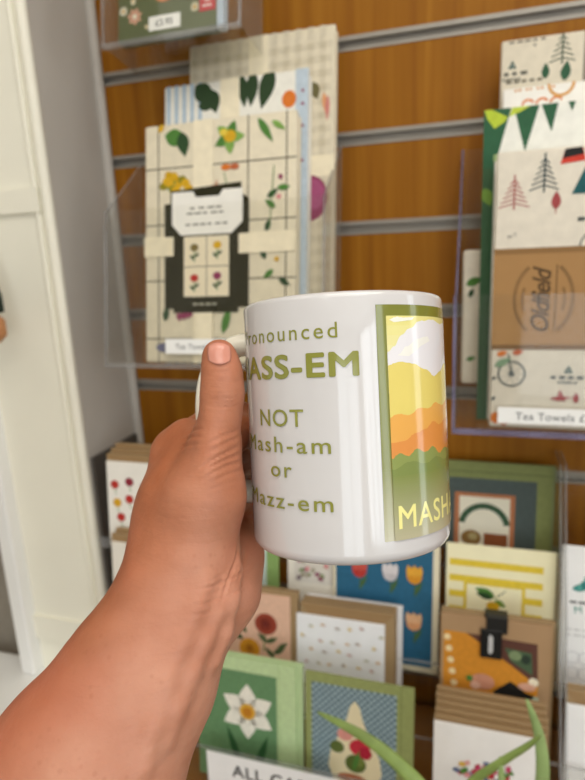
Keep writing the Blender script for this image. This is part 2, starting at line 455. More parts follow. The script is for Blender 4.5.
a.poly([(.028,.065),(.040,.065),(.040,.060),(.125,.060),(.125,.066),(.138,.066),(.138,.190),(.128,.198),(.128,.21),(.036,.205),(.036,.19),(.028,.19)], G1)
a.rect(.001, .128, .040, .151, RIB); a.rect(.125, .128, .192, .151, RIB)
a.poly([(.038,.165),(.050,.152),(.116,.152),(.130,.165),(.130,.203),(.105,.203),(.100,.196),(.07,.196),(.066,.203),(.038,.203)], paper('#efece4'))
a.dashes(.062, .182, .045, .0022, ink('#77746c'), 4); a.dashes(.058, .176, .052, .0022, ink('#77746c'), 5); a.dashes(.056, .163, .058, .0022, ink('#77746c'), 6)
a.rect(.054, .079, .113, .150, paper('#e8dcc0')); a.rect(.0835, .079, .0845, .150, GRID); a.rect(.054, .114, .113, .115, GRID)
for u, v, c in ((.068, .126, ink('#7a6a3a')), (.098, .128, YEL), (.068, .09, RED), (.098, .092, PLUM)):
    a.line([(u, v-.006), (u, v+.009)], .0012, MGREEN); a.leaf(u, v, .008, .004, .6, DG); a.leaf(u, v-.003, .008, .004, 2.4, DG); a.ell(u, v+.011, .0055, .0045, c)
a.dashes(.066, .069, .034, .002, ink('#b9b7a4'), 4)
a.rect(.070, .004, .092, .060, RIB)
TA = math.radians(6)
a.scale(.202, .297)
towel((-.3135, -.138, 1.3105), .202, .297, .019, TILT, 'cream checked tea towel with wild flowers and dark green paper label, front of left holder', '#e2d8c0', a)

# middle left: pale blue stripes, dark leaves
w_, h_ = .192, .345
a = Art(w_, h_)
for k in range(5): a.rect(.004+.011*k, 0, .009+.011*k, h_, ink('#a9bccd'))
a.rect(.176, 0, w_, h_, ink('#bccad6'))
DL = ink('#2c4226')
for u, v, l, wd, an in ((.044, .342, .034, .024, -.75), (.066, .335, .030, .018, -1.35), (.106, .348, .040, .014, -1.45), (.122, .350, .042, .016, -1.65), (.146, .352, .050, .020, -1.85), (.048, .318, .022, .012, -.2)): a.leaf(u, v, l, wd, an, DL)
for v in (.32, .305, .28, .24): a.ell(.185, v, .002, .002, PLUM, n=8)
a.ell(.168, .312, .009, .010, ORG); a.rect(.078, .25, .104, h_, RIB)
a.scale(.193, .354)
towel((-.302, -.118, 1.3047), .193, .354, .018, TILT, 'blue striped tea towel with dark green leaves, second from the front in the left holder', '#e9e6dc', a)
# back left: beige gingham
w_, h_ = .200, .398
a = Art(w_, h_)
LB = ink('#d2c8b2'); LB2 = ink('#c5baa1')
for k in range(12): a.rect(.004+.016*k, 0, .012+.016*k, h_, LB); a.k -= 1
a.k += 1
for k in range(24):
    for j in range(12):
        u_ = .004+.016*j; a.rect(u_, .004+.016*k, u_+.008, .012+.016*k, LB2); a.rect(u_+.008, .004+.016*k, u_+.016, .012+.016*k, LB); a.k -= 2
a.k += 2
a.rect(.085, .2, .112, h_, RIB)
a.leaf(.17, .335, .022, .014, -1.2, ink('#6b6440')); a.leaf(.186, .322, .024, .006, -1.5, ink('#d99a6a')); a.leaf(.191, .318, .03, .006, -1.6, ink('#c98078'))
a.rect(.14, .225, .2, .25, RIB)
a.ell(.170, .200, .022, .027, PLUM); a.ell(.174, .204, .014, .018, ink('#a5527a')); a.leaf(.155, .17, .03, .014, -2.0, MGREEN)
a.scale(.194, .409)
towel((-.2745, -.098, 1.301), .194, .409, .015, math.radians(10.5), 'beige gingham tea towel with a purple flower, tallest and rearmost in the left holder', '#dcd2bb', a)

# right holder, front: camping print under a kraft band
w_, h_ = .235, .292
CAMP = '#e3dbcc'
a = Art(w_, h_)
def fir(a, u, v, h, wd, m, n=6):
    a.line([(u, v), (u, v+h)], h*.045, m)
    for k in range(n):
        z = v+h*(.15+.8*k/n); l = wd*(1-k/n)*.5+.002
        a.line([(u-l, z-h*.08), (u, z+h*.04), (u+l, z-h*.09)], h*.035, m)
PINE = ink('#2b3f44'); MAR = ink('#a5494a'); TEAL = ink('#1f5a5e')
fir(a, .018, .235, .034, .026, MAR); fir(a, .046, .250, .038, .024, PINE, 6); a.leaf(.058, .233, .018, .009, 1.57, MAR); a.line([(.058, .229), (.058, .24)], .001, MAR)
a.poly([(.06, .276), (.083, .278), (.08, .290), (.064, .290)], ink('#d2402f')); a.poly([(.062, .281), (.081, .284), (.079, .291), (.064, .29)], BLK)
a.poly([(.072, .247), (.084, .274), (.104, .281), (.14, .274), (.15, .247)], TEAL); a.poly([(.105, .247), (.112, .27), (.12, .247)], ink('#d9a53a'))
def logo(a, u, v, s_, c):
    a.poly([(u-.5*s_, v), (u+.5*s_, v), (u, v+.9*s_)], ink('#25504a')); a.poly([(u-.1*s_, v+.2*s_), (u+.1*s_, v+.2*s_), (u, v+.45*s_)], WHT)
    a.dashes(u-1.9*s_, v-.75*s_, 3.8*s_, .38*s_, c, 4); a.dashes(u-1.1*s_, v-1.3*s_, 2.2*s_, .25*s_, c, 5)
logo(a, .098, .228, .010, ink('#4b5250'))
a.ring(.097, .196, .015, .0012, PINE); a.text('N T', .018, .207, .004, ink('#666666'), .25)
a.rect(.000, .092, w_, .196, paper('#a9804f')); a.rect(0, .190, w_, .196, paper('#8f6a3e')); a.rect(0, .089, w_, .0945, paper('#7d5c36'))
KI = ink('#4f3a22')
a.text('Oldfield', .0565, .143, .0185, KI, PI/2, .014, .9, .35, .92)
a.line([(.0625, .108), (.0625, .178)], .0010, KI)
for sgn in (-1, 1):
    for k in range(-10, 11):
        t = k*.098
        for rr, tk in ((.031, .0036), (.0225, .0020)):
            if rr < .03 and abs(k) > 4: continue
            cx_ = .0505+sgn*rr*.92*math.cos(t); cz_ = .143+rr*1.25*math.sin(t)
            n_ = (math.cos(t)*sgn, math.sin(t)); tt = (-math.sin(t)*sgn, math.cos(t))
            a._p([(cx_+n_[0]*tk*p+tt[0]*.0008*q, cz_+n_[1]*tk*p+tt[1]*.0008*q) for p, q in ((-.5,-1),(.5,-1),(.5,1),(-.5,1))], [(0,1,2),(0,2,3)], KI); a.k -= 1
a.k += 1
a.ring(.022, .062, .0145, .0016, PINE); a.ring(.022, .062, .003, .002, PINE, 12)
for k in range(9): a.line([(.022, .062), (.022+.013*math.cos(k*.7), .062+.013*math.sin(k*.7))], .0004, ink('#9aa0a0'))
a.line([(.022, .063), (.018, .084)], .0015, PINE); a.leaf(.004, .07, .02, .008, .5, ink('#7d9a7c')); a.leaf(.006, .083, .012, .006, .3, ORG); a.leaf(.022, .085, .012, .006, .2, ink('#c46a4a'))
logo(a, .079, .064, .009, ink('#5a5f5d'))
a.leaf(.062, .035, .022, .004, .1, MAR); a.poly([(.068, .033), (.078, .033), (.072, .046)], MAR); a.leaf(.088, .031, .012, .006, 1.57, MAR)
for u, v in ((.002, .055), (.002, .032), (.1, .06)): a.leaf(u, v, .006, .003, .8, PINE)
a.leaf(.002, .008, .016, .014, .5, ORG); a.leaf(.010, .006, .014, .01, .3, ink('#c05c1c'))
a.dashes(.06, .006, .03, .002, ink('#8a857c'), 4)
r1 = towel((.1265, -.122, 1.238), w_, h_, .026, 0.0, 'off-white camping tea towel in a wide brown kraft band, front of right holder', CAMP, a, 4)
# behind it: green bunting
w_, h_ = .24, .338
a = Art(w_, h_); GB = ink('#2f5f41')
def bz(zx, zy): return ((zx-155)*.00031, .338-(zy-405+.114*(zx-155))*.00031)
a.rect(0, 0, .012, .338, GB); a.poly([bz(150, 395), bz(245, 385), bz(200, 560), bz(150, 570)], GB)
a.poly([bz(248, 385), bz(330, 385), bz(290, 532)], GB); a.poly([bz(332, 375), bz(388, 375), bz(370, 468)], GB); a.poly([bz(412, 365), bz(442, 365), bz(430, 404)], GB)
a.poly([bz(505, 350), bz(560, 350), bz(560, 520), bz(505, 500)], GB); a.poly([bz(600, 340), bz(690, 340), bz(650, 480)], GB)
a.poly([bz(155, 400), bz(180, 402), bz(232, 424), bz(222, 440), bz(190, 462), bz(165, 430)], ink('#b9cc3e')); a.poly([bz(246, 392), bz(310, 384), bz(270, 408), bz(236, 424)], ink('#c3d34a'))
a.poly([bz(190, 545), bz(700, 480), bz(700, 500), bz(190, 566)], ink('#a9c489')); a.rect(.07, .283, .085, .291, ink('#31553a'))
a.rect(0, 0, .010, .28, ink('#37583a')); a.leaf(.002, .26, .02, .012, -1.2, ink('#6d8f3a'))
towel((.115, -.094, 1.238), w_, h_, .024, 0.0, 'white tea towel with green bunting triangles, second from the front in the right holder', '#efeee6', a, 4)
w_, h_ = .225, .362
a = Art(w_, h_)
for k in range(3): a.ring(.026+.014*k, .343-.0, .007, .0022, ORG, 14, .5, 3.0)
for k in range(4): a.dashes(.012+.011*k, .358, .008, .0025, ink('#dba878'), 2)
a.ring(.058, .362, .0135, .003, ink('#d9a05a'))
towel((.126, -.066, 1.238), w_, h_, .018, 0.0, 'white tea towel with orange rings, third from the front in the right holder', '#f2efe8', a, 3)
w_, h_ = .22, .415
a = Art(w_, h_)
logo(a, .012, .386, .009, ink('#55554c')); a.dashes(.008, .411, .04, .002, ink('#70695c'), 5); a.text('v', .034, .405, .006, ink('#4c4c46'))
fir(a, .062, .385, .033, .022, ink('#2f4b38'), 5); a.leaf(.046, .372, .016, .008, 1.57, ink('#2f5a40')); a.leaf(.065, .368, .02, .010, 1.45, ink('#2f5a40'))
a.rect(.083, .36, w_, h_, ink('#8d8478')); a.dashes(.006, .371, .04, .003, ink('#77705f'), 5)
towel((.121, -.044, 1.238), w_, h_, .018, 0.0, 'beige tea towel with fir trees and a grey panel, tallest in the right holder', '#ded5c2', a, 3)
a = Art(.03, .16); a.leaf(.004, .12, .02, .01, .4, MGREEN); a.leaf(.008, .105, .012, .006, 1.2, DG); a.leaf(.006, .03, .012, .006, .3, MGREEN)
towel((-.0095, -.062, 1.238+.035), .03, .16, .04, 0.0, 'narrow cream cloth roll tucked beside the towels inside the right holder', '#e2d9c8', a, 2)

# price strips and the boxed set
def price_label(loc, w, h, txt, size, label, u=None, lean=0.0):
    r = empty('price_label', loc, (-lean, 0, 0)); tag(r, label, 'price label')
    q = MB(); q.box((-w/2, 0, 0), (w/2, .0006, h), paper('#f7f7f5')); q.build('paper_strip', r)
    a = Art(w, h); a.text(txt, u or w/2, (h-size)/2, size, ink('#3a3f4a'), 0, .0, 1.05); a.build('lettering', r, -.0001); return r
price_label((-.3340, -.1460, 1.3233), .092, .0185, 'Tea Towels £12', .0068, 'white strip lettered Tea Towels on the front of the left acrylic holder', .046, TILT)
price_label((.078, -.1291, 1.245), .120, .0185, 'Tea Towels £14', .0088, 'white strip lettered Tea Towels £14 on the right acrylic holder')
r = empty('boxed_set', (-.3588, -.1105, 1.690), (-TILT, 0, 0)); tag(r, 'green floral boxed set standing in the top left acrylic holder', 'box', )
q = MB(); q.rbox((-.064, 0, 0), (.064, .014, .11), mat('#5c6440', .5, .06, 40), .0015); weld(q.build('carton', r))
q = MB(); q.box((.064, .001, .001), (.072, .013, .105), paper('#b9c6d4')); q.build('inner_tray', r)
a = Art(.126, .11)
for u, v, rr, c in ((.022, .028, .010, '#d9a58c'), (.020, .045, .004, '#ece4cc'), (.007, .036, .006, '#e6decb'), (.100, .027, .006, '#d8cfb2'), (.014, .072, .006, '#e7ddc4'), (.034, .068, .004, '#ece4cc'), (.038, .014, .003, '#d8cfb2'), (.08, .07, .005, '#e7ddc4')):
    a.flower(u, v, rr, 7, ink(c), ink('#efe6cf') if rr > .008 else YEL, wd=.7)
a.leaf(.05, .043, .03, .012, .15, ink('#d98a58')); a.leaf(.055, .05, .018, .01, 1.0, ink('#c9744a')); a.leaf(.03, .05, .02, .006, .5, LGREEN); a.leaf(.075, .05, .02, .006, 2.5, LGREEN); a.leaf(.09, .04, .02, .006, 1.2, LGREEN)
a.rect(.041, .008, .082, .024, paper('#f3f2ee')); a.text('£3.95', .061, .0125, .0075, BLK, 0, .01)
a.rect(.106, .020, .126, .060, ink('#c23a3f')); a.flower(.116, .034, .005, 5, WHT, ink('#c23a3f')); a.dashes(.110, .025, .012, .002, WHT, 3)
a.build('print', r, -.0001)

# ------------------------------------------------------------------ card rack and greeting cards
ROW = {1: (-.045, 1.000), 2: (-.105, .892), 3: (-.165, .832), 4: (-.225, .772)}   # y of the card front at its foot, height of the step
def rack(x0, x1, rows, label, dividers=()):
    r = empty('card_rack', (x0, -.012, .755)); tag(r, label, 'card rack')
    W = x1 - x0
    for k in rows:
        y, z = ROW[k]
        q = MB(); q.box((0, y-.012+.012, z-.755-.004), (W, y+.042+.012, z-.755-.0005), ACRYLIC)
        q.build('shelf', r)
        q = MB(); q.box((0, y-.012, z-.755-.004), (W, y-.0085, z-.755+(.068 if k == 4 else .028)), ACRYLIC); q.box((0, y-.0125, z-.755+(.066 if k == 4 else .027)), (W, y-.0085, z-.755+(.068 if k == 4 else .0285)), ACRYLIC_EDGE)
        q.build('front_lip', r)
    for x in (0, W-.003) + tuple(d-x0 for d in dividers):
        q = MB(); pts = [(0, 0), (-.225, 0), (-.225, .07), (-.05, .42), (0, .42)]
        n = 5
        q.add([(x, y, z) for y, z in pts] + [(x+.003, y, z) for y, z in pts], [tuple(range(n)), tuple(range(2*n-1, n-1, -1))] + [(i, i+n, (i+1) % n+n, (i+1) % n) for i in range(n)], ACRYLIC)
        q.tube([(x+.0015, -.225, .07), (x+.0015, -.05, .42), (x+.0015, 0, .42)], .0016, ACRYLIC_EDGE, 6)
        q.build('side_plate', r)
    q = MB(); q.box((0, -.004, 0), (W, 0, .40), ACRYLIC); q.build('back_plate', r)
    return r
rack(-.400, .0955, (1, 2, 3, 4), 'tiered clear acrylic rack with greeting cards below the slatted wall')
rack(.098, .45, (2, 3, 4), 'clear acrylic rack at the right edge with white cards')

LEAN = math.radians(7)
KRAFT = '#a38863'
def card(xc, row, w, h, label, col, art, t=.0025, env=None, dy=0.0, extra=None, bd=None):
    """greeting card leaning back on its step; env = (dx, dh, colour, thickness): envelope behind it"""
    y, z = ROW[row] if isinstance(row, int) else row
    r = empty('greeting_card', (xc, y+dy, z), (-LEAN, 0, 0)); tag(r, label, 'greeting card', 'greeting cards in the acrylic racks')
    q = MB(); m = paper(col)
    q.rbox((-w/2, 0, 0), (w/2, t*.45, h), m, .0004, 1); q.rbox((-w/2, t*.55, 0), (w/2, t, h), m, .0004, 1); q.box((-w/2, t*.4, 0), (-w/2+.0008, t*.6, h), m)
    q.build('folded_sheet', r)
    if art: art.build('artwork', r, -.0001)
    if env:
        dx, dh, c, te = env
        q = MB(); q.rbox((-w/2+dx, t+.0003, 0), (w/2+dx+.004, t+.0003+te, h+dh), paper(c), .0005, 1)
        e = q.build('envelope', r); tag(e, 'brown kraft envelope' if c == KRAFT else 'pale envelope')
    return r
def envelopes(xc, row, w, h, n, dy, label, t=.0045, col=KRAFT, dh=.0):
    words_ = ['first', 'second', 'third', 'fourth', 'fifth']
    y, z = ROW[row] if isinstance(row, int) else row
    for k in range(n):
        r = empty('envelope', (xc+.0006*((k*7) % 3), y+dy+k*(t+.0012), z), (-LEAN, 0, 0)); tag(r, '%s brown kraft envelope behind %s' % (words_[k], label), 'envelope', 'kraft envelopes behind ' + label)
        q = MB(); q.rbox((-w/2, 0, 0), (w/2, t, h+dh*k), paper(col), .0006, 1); q.build('paper_fold', r)
        q = MB(); q.add([(-w/2, -.0002, h+dh*k-.001), (w/2, -.0002, h+dh*k-.001), (.0, -.0002, h*.55)], [(0, 1, 2)], paper('#9c7d57')); q.build('flap', r)

# row 1
a = Art(.132, .160)
OL = ink('#7c8450'); a.rect(0, 0, .132, .160, OL); a.rect(0, .146, .132, .1475, ink('#5f683f'))
a.rect(.0, 0, .114, .138, ink('#4b5654')); a.rect(.012, .03, .088, .118, ink('#b0704a')); a.rect(.018, .03, .082, .113, paper('#e3ddc9'))
a.ring(.05, .072, .033, .008, ink('#3e5a44'), 24, .15, PI-.15); a.ell(.034, .056, .013, .011, ink('#8a6a3c')); a.rect(.050, .03, .080, .064, ink('#8a4f2c')); a.ell(.036, .058, .006, .005, ink('#b0a070'))
for k in range(9): t_ = .3+.31*k; a.leaf(.05+.029*math.cos(t_), .072+.029*math.sin(t_), .007, .004, t_+1.2, DG)
card(.024, 1, .132, .160, 'olive-bordered card with a dark arch picture, top row behind the striped card', '#7c8450', a, .003, (.0, .0, '#7b8358', .004))
# left stacks near the cream casing
a = Art(.115, .118)
for u, v, c in ((.012, .085, RED), (.035, .09, ink('#8c2a3a')), (.058, .085, PLUM), (.015, .06, ink('#d8a52a')), (.034, .066, RED), (.055, .062, ink('#d98a6a')), (.02, .040, RED), (.042, .042, ink('#7a3b4e')), (.06, .04, RED), (.08, .06, PLUM)):
    a.ell(u, v, .0065, .006, c); a.line([(u, v-.006), (u+.002, v-.014)], .001, MGREEN)
card(-.4255, (-.167, 1.06), .115, .117, 'white card with small red flowers left of the wrist', '#f0ece4', a, .003)
envelopes(-.4235, (-.167, 1.06), .121, .126, 3, .0036, 'the red-flowered white card', .008, dh=.004)
card(-.405, (-.205, .95), .118, .128, 'plain white card below the red-flowered card, left of the wrist', '#e9e3d8', None, .003)
envelopes(-.405, (-.205, .95), .122, .137, 2, .0036, 'the plain white card', .008, dh=.003)
for z_, y_, lb in ((1.06, -.172, 'small clear acrylic shelf under the red-flowered card'), (.95, -.21, 'small clear acrylic shelf under the plain white card')):
    q = MB(); q.box((-.495, y_, z_-.003), (-.335, -.002, z_-.0003), ACRYLIC); q.box((-.495, y_-.002, z_-.003), (-.335, y_, z_+.012), ACRYLIC_EDGE)
    tag(q.build('display_shelf'), lb, 'shelf')
# row 2
a = Art(.13, .165)
a.rect(0, 0, .13, .165, ink('#8fae68')); a.rect(.008, .01, .112, .155, paper('#cfe0da')); a.rect(.03, .1, .1, .15, ink('#a9cdc9'))
card(-.331, 2, .13, .150, 'pale teal card with a green border, between wrist and mug base', '#8fae68', a, .003)
a = Art(.125, .178)
a.rect(.010, .10, .118, .17, paper('#dcd6cc'))
for k in range(60): a.ell(.014+random.random()*.1, .105+random.random()*.06, .004, .003, [PLUM, ink('#a9a08c'), ink('#7d6a72'), PINK, ink('#8f9a72')][k % 5], random.random()*3, 8)
card(-.190, 2, .125, .178, 'card with a fine pinkish floral print, behind the dotted white card', '#efe9dc', a, .003)
def tulip(a, u, v, s_, c, c2):
    a.line([(u, v), (u+.002, v-2.4*s_)], .0016, ink('#4f6a3e')); a.leaf(u, v-2.3*s_, 2*s_, .5*s_, 1.1, ink('#47663f'))
    a.ell(u, v, .85*s_, s_, c)
    for q_ in (-.45, 0, .45): a.leaf(u+q_*s_*.9, v-.2*s_, 1.4*s_, .7*s_, PI/2-q_*.5, c2)
a = Art(.140, .180)
a.rect(.004, .008, .132, .172, ink('#2c6484'))
TC = [(ink('#b83a34'), ink('#c8554a')), (ink('#c9c3c6'), ink('#dcd6d8')), (ink('#d8932a'), ink('#e5a93c')), (ink('#e0a070'), ink('#eab98c'))]
for i, u in enumerate((.036, .077, .1085)):
    for j, v in enumerate((.133, .069)): tulip(a, u, v, .0118, *TC[i if j == 0 else (3, 0, 3)[i]])
card(-.115, 2, .140, .180, 'blue card with rows of red, white and orange tulips under the mug', '#e6dcc0', a, .003, None, -.008)
a = Art(.130, .178)
Y2 = ink('#e3c73e'); CRM = paper('#f6efc9')
a.rect(.0, 0, .13, .178, CRM)
for v in (.153, .132, .111, .09, .069): a.rect(.004, v-.004, .116, v+.005, Y2)
a.rect(.022, .03, .096, .130, Y2); a.rect(.026, .03, .092, .126, CRM)
a.leaf(.060, .112, .026, .012, 2.75, MGREEN); a.leaf(.058, .110, .022, .008, 2.9, DG); a.line([(.06, .11), (.073, .122)], .001, DG); a.leaf(.06, .108, .016, .008, -.5, ink('#6f8f3a')); a.ell(.058, .100, .008, .006, YEL)
card(.028, 2, .130, .178, 'cream card with yellow stripes and a leafy sprig, right of the mug base', '#f6efc9', a, .003, None, 0)
# row 3
a = Art(.118, .172)
FD = [ink('#dcc3a8'), ink('#bdb2ac'), ink('#dfc995'), ink('#d0b3ae'), ink('#c6c4b6')]
for j in range(8):
    for i in range(6):
        u, v = .012+.018*i+(.008 if j % 2 else 0)+random.uniform(-.004, .004), .016+.020*j+random.uniform(-.005, .005)
        a.ell(u, v, .0032, .0022, FD[(i+j*2) % 5], random.random()*3, 9); a.ell(u+.003, v-.001, .0014, .0012, FD[(i+j) % 5], 0, 7)
a.scale(.116, .150)
card(-.166, 3, .116, .148, 'white card with scattered small dots, in front of the blue tulip card', '#f3f3f6', a, .003)
envelopes(-.158, 3, .123, .162, 3, .0038, 'the dotted white card', .0055)
card(-.153, 3, .128, .160, 'spare white card at the back of the dotted card stack', '#eceaea', None, .006, None, .0250)
a = Art(.122, .170)
a.rect(.0, .0, .114, .160, ink('#e3b9a0'))
for u, v, r_, c, c2 in ((.088, .126, .016, '#96402f', '#7a2f26'), (.064, .088, .015, '#d8972a', '#b87420'), (.03, .128, .014, '#b0563c', '#7a2f26')):
    a.line([(u, v), (u-.004, v-.04)], .0014, MGREEN); a.ell(u, v, r_, r_*.95, ink(c)); a.flower(u, v, r_, 9, ink(c), ink(c2), wd=.5)
for u, v, an in ((.088, .1, .5), (.09, .1, 2.4), (.098, .086, .5), (.1, .08, 2.4), (.06, .11, 2.2), (.055, .1, 2.6), (.104, .092, .7)): a.leaf(u, v, .019, .007, an, ink('#4c5d3a'))
card(-.294, 3, .122, .168, 'peach card with dark red and yellow flowers, beside the wrist', '#e3b9a0', a, .003, (.006, .006, KRAFT, .010))
a = Art(.125, .176)
KR = paper('#ab8a66'); a.rect(0, 0, .125, .176, KR)
OG = ink('#d08a2c'); a.poly([(.004, .02), (.112, .02), (.112, .100), (.082, .121), (.03, .154), (.004, .154)], OG)
a.poly([(.03, .154), (.11, .152), (.112, .1), (.082, .121)], ink('#5c3a30')); a.poly([(.074, .142), (.104, .14), (.106, .112), (.082, .126)], ink('#4a5f45')); a.ell(.086, .134, .007, .006, ink('#7d8f68')); a.ell(.098, .131, .005, .006, ink('#2c3a2e'))
for k in range(7): a.ell(.008+.0022*k, .146-.0145*k, .0042, .0042, ink('#ecd3a0'), n=10)
a.ell(.107, .104, .0055, .0055, ink('#f3e6cc')); a.ell(.107, .05, .0045, .0045, ink('#ecd3a0'))
_n = len(a.L)
a.poly([(.062, .074), (.082, .09), (.1, .078), (.112, .075), (.112, .062), (.07, .064)], BLK); a.ell(.05, .084, .014, .010, ink('#c98d72')); a.ell(.042, .078, .006, .005, ink('#dcaf98')); a.ell(.035, .086, .004, .004, MGREEN); a.ell(.1, .086, .010, .005, ink('#d9a58c')); a.ell(.11, .07, .004, .006, ink('#b9c7ae'))
a.L[_n:] = [([(p[0], p[1]+.011) for p in pts], t, m, k) for pts, t, m, k in a.L[_n:]]
ob = card(.023, 3, .125, .176, 'orange picture card with a black tag, below the yellow striped card', '#ab8a66', a, .004, (.0, .003, KRAFT, .008))
q = MB(); q.rbox((-.016, -.0045, .128), (.008, -.0012, .164), mat('#141414', .4), .0008, 1); q.rbox((-.010, -.0035, .160), (.014, .0005, .180), mat('#1d1c1b', .4), .0008, 1); q.rbox((-.012, .0005, .170), (.014, .0155, .181), mat('#1d1c1b', .4), .0008, 1)
tg = q.build('hanging_tag', ob); tag(tg, 'black tag')
q = Art(.024, .036); q.text('SALE' if False else 'Oldie', .012, .018, .005, WHT, PI/2, .01, 1, .2) if False else q.dashes(.009, .008, .006, .02, ink('#c9c9c9'), 2); q.rect(.010, .006, .0125, .030, ink('#bdbdbd'))
q.build('tag_marks', tg, -.0046, -.016).location.z = .128
# row 4
a = Art(.135, .172)
a.rect(0, 0, .135, .172, ink('#bdd3a0')); a.rect(0, 0, .110, .154, ink('#668c62')); a.rect(.112, 0, .1135, .172, ink('#abc48c'))
PET = ink('#eee9dc'); u, v = .070, .100
for k in range(6): a.leaf(u, v, .038, .024, PI/2+PI/3*k, PET); a.k -= 1
a.k += 1
a.ell(u, v, .011, .011, ink('#d8a63a')); a.ell(u, v-.001, .007, .007, ink('#c07c24'))
a.leaf(.06, .02, .06, .010, 1.9, ink('#2f5a34')); a.leaf(.08, .02, .055, .010, 1.25, ink('#2f5a34'))
card(-.277, 4, .135, .172, 'green card with a large white daffodil, bottom row by the forearm', '#bdd3a0', a, .004, (.004, .002, '#bdd3a0', .005))
a = Art(.132, .170)
a.rect(0, 0, .132, .170, ink('#949c62')); a.rect(.008, 0, .112, .158, ink('#9db0b6')); a.rect(.1165, 0, .118, .170, ink('#7d8650'))
GC1 = ink('#566e7a'); GC2 = ink('#a8bcc0')
n_ = 26
for k in range(n_):
    u0 = .008+.104/n_*k
    for j in range(38):
        v0 = .158/38*j
        if (k+j) % 2: a.rect(u0, v0, u0+.104/n_, v0+.158/38, GC1); a.k -= 1
a.k += 1
TE = paper('#e6d9b4')
a.poly([(.062+x, .062+z) for x, z in [(0, .080), (.006, .072), (.010, .055), (.018, .035), (.030, .010), (.033, -.010), (.026, -.03), (.01, -.04), (-.01, -.04), (-.026, -.03), (-.033, -.010), (-.030, .010), (-.018, .035), (-.010, .055), (-.006, .072)]], TE)
a.ell(.05, .096, .010, .008, ink('#d9958a')); a.ell(.068, .082, .013, .011, ink('#c2303f')); a.ell(.075, .076, .008, .008, ink('#a81f36')); a.ell(.040, .078, .009, .008, ink('#5d6a34')); a.ell(.063, .060, .013, .012, ink('#59682f')); a.ell(.068, .063, .006, .006, ink('#74803e')); a.ell(.058, .040, .018, .006, ink('#a8643f')); a.leaf(.06, .05, .03, .006, 1.3, MGREEN)
card(-.131, 4, .132, .170, 'olive-edged card with blue gingham and a cream teardrop of berries, bottom row', '#949c62', a, .004)
a = Art(.110, .150)
for k in range(70):
    t_ = random.random()*2*PI; x_, z_ = 16*math.sin(t_)**3, 13*math.cos(t_)-5*math.cos(2*t_)-2*math.cos(3*t_)-math.cos(4*t_); f_ = random.random()**.5*.0017
    a.leaf(.057+x_*f_, .080+z_*f_, .009, .006, random.random()*6.3, [PINK, ink('#c2456a'), ink('#b8323f'), ink('#5b6a8c'), ink('#e0a8a0'), MGREEN, ink('#d8b04a')][k % 7])
card(.013, 4, .110, .139, 'white card with a heart of pink flowers, bottom row beside the plant leaf', '#f4f1ee', a, .003, None, -.004)
envelopes(.019, 4, .122, .143, 5, .0005, 'the flower heart card', .0058, dh=.0035)
# right rack
a = Art(.13, .18)
for k in range(6): a.leaf(.012+.006*k, .142, .02, .009, .2+.5*k, ink(['#3f8f8a', '#5aa89c', '#2f7b7a'][k % 3]))
a.text('M', .02, .112, .009, ink('#3a8f83'), .1); a.dashes(.01, .124, .05, .003, ink('#4a4a4a'), 5)
for v in (.09, .083): a.dashes(.006, v, .06, .0016, ink('#bbbbbb'), 6)
for k in range(5): a.ring(.016+.014*(k % 3), .055-.02*(k//3), .008, .001, ink('#c4c4c8'))
card(.163, 2, .13, .195, 'tall white card with teal leaves at the right edge', '#f1f1f1', a, .003, None, -.012)
a = Art(.12, .14); BLU = ink('#3f8fc4')
for k in range(6): a.rect(.028, .10-.006*k, .06, .104-.006*k, BLU)
a.poly([(.028, .062), (.05, .075), (.05, .068), (.028, .055)], BLU)
card(.161, 4, .12, .158, 'white card with a blue striped motif, lower right edge', '#f3f3f3', a, .003, None, .035)
envelopes(.162, 4, .122, .172, 2, .040, 'the blue-striped card', .006)

# ALL CARDS sign in the lip of the rack
r = empty('shelf_sign', (-.232, -.2545, .7555), (math.radians(-2), 0, 0)); tag(r, 'white sign lettered ALL CARDS standing in front of the bottom row', 'sign')
q = MB(); q.box((-.085, 0, 0), (.085, .0008, .083), paper('#f4f4f4')); q.build('paper_board', r)
a = Art(.17, .083); a.text('ALL CARDS', .098, .054, .017, BLK, 0, .02, 1.1); a.text('£2.50', .088, .022, .02, BLK, 0, .02, 1.1); a.build('lettering', r, -.0001)

# ------------------------------------------------------------------ things by the window casing
r = empty('hanging_pouch', (-.597, -.185, 1.345)); tag(r, 'dark green hanging pouch with a tan wooden end at the left edge', 'pouch')
q = MB(); q.tube([(-.02, 0, .13), (-.017, 0, .10), (-.012, 0, .055), (-.010, 0, .035)], [(.004, .006), (.010, .02), (.015, .024), (.014, .022)], mat('#25362a', .85), 14); q.build('cloth_bag', r, True)
q = MB(); q.tube([(-.010, 0, .032), (-.008, 0, .026), (-.008, 0, .008), (-.010, 0, .0)], [.010, .016, .016, .009], mat('#c58a5c', .5, .1), 14); q.build('wooden_end', r, True)
q = MB(); q.tube([(-.02, 0, .13), (-.02, .03, .36), (-.02, .049, .37)], .0015, mat('#6d6250', .8), 6); q.build('cord', r)

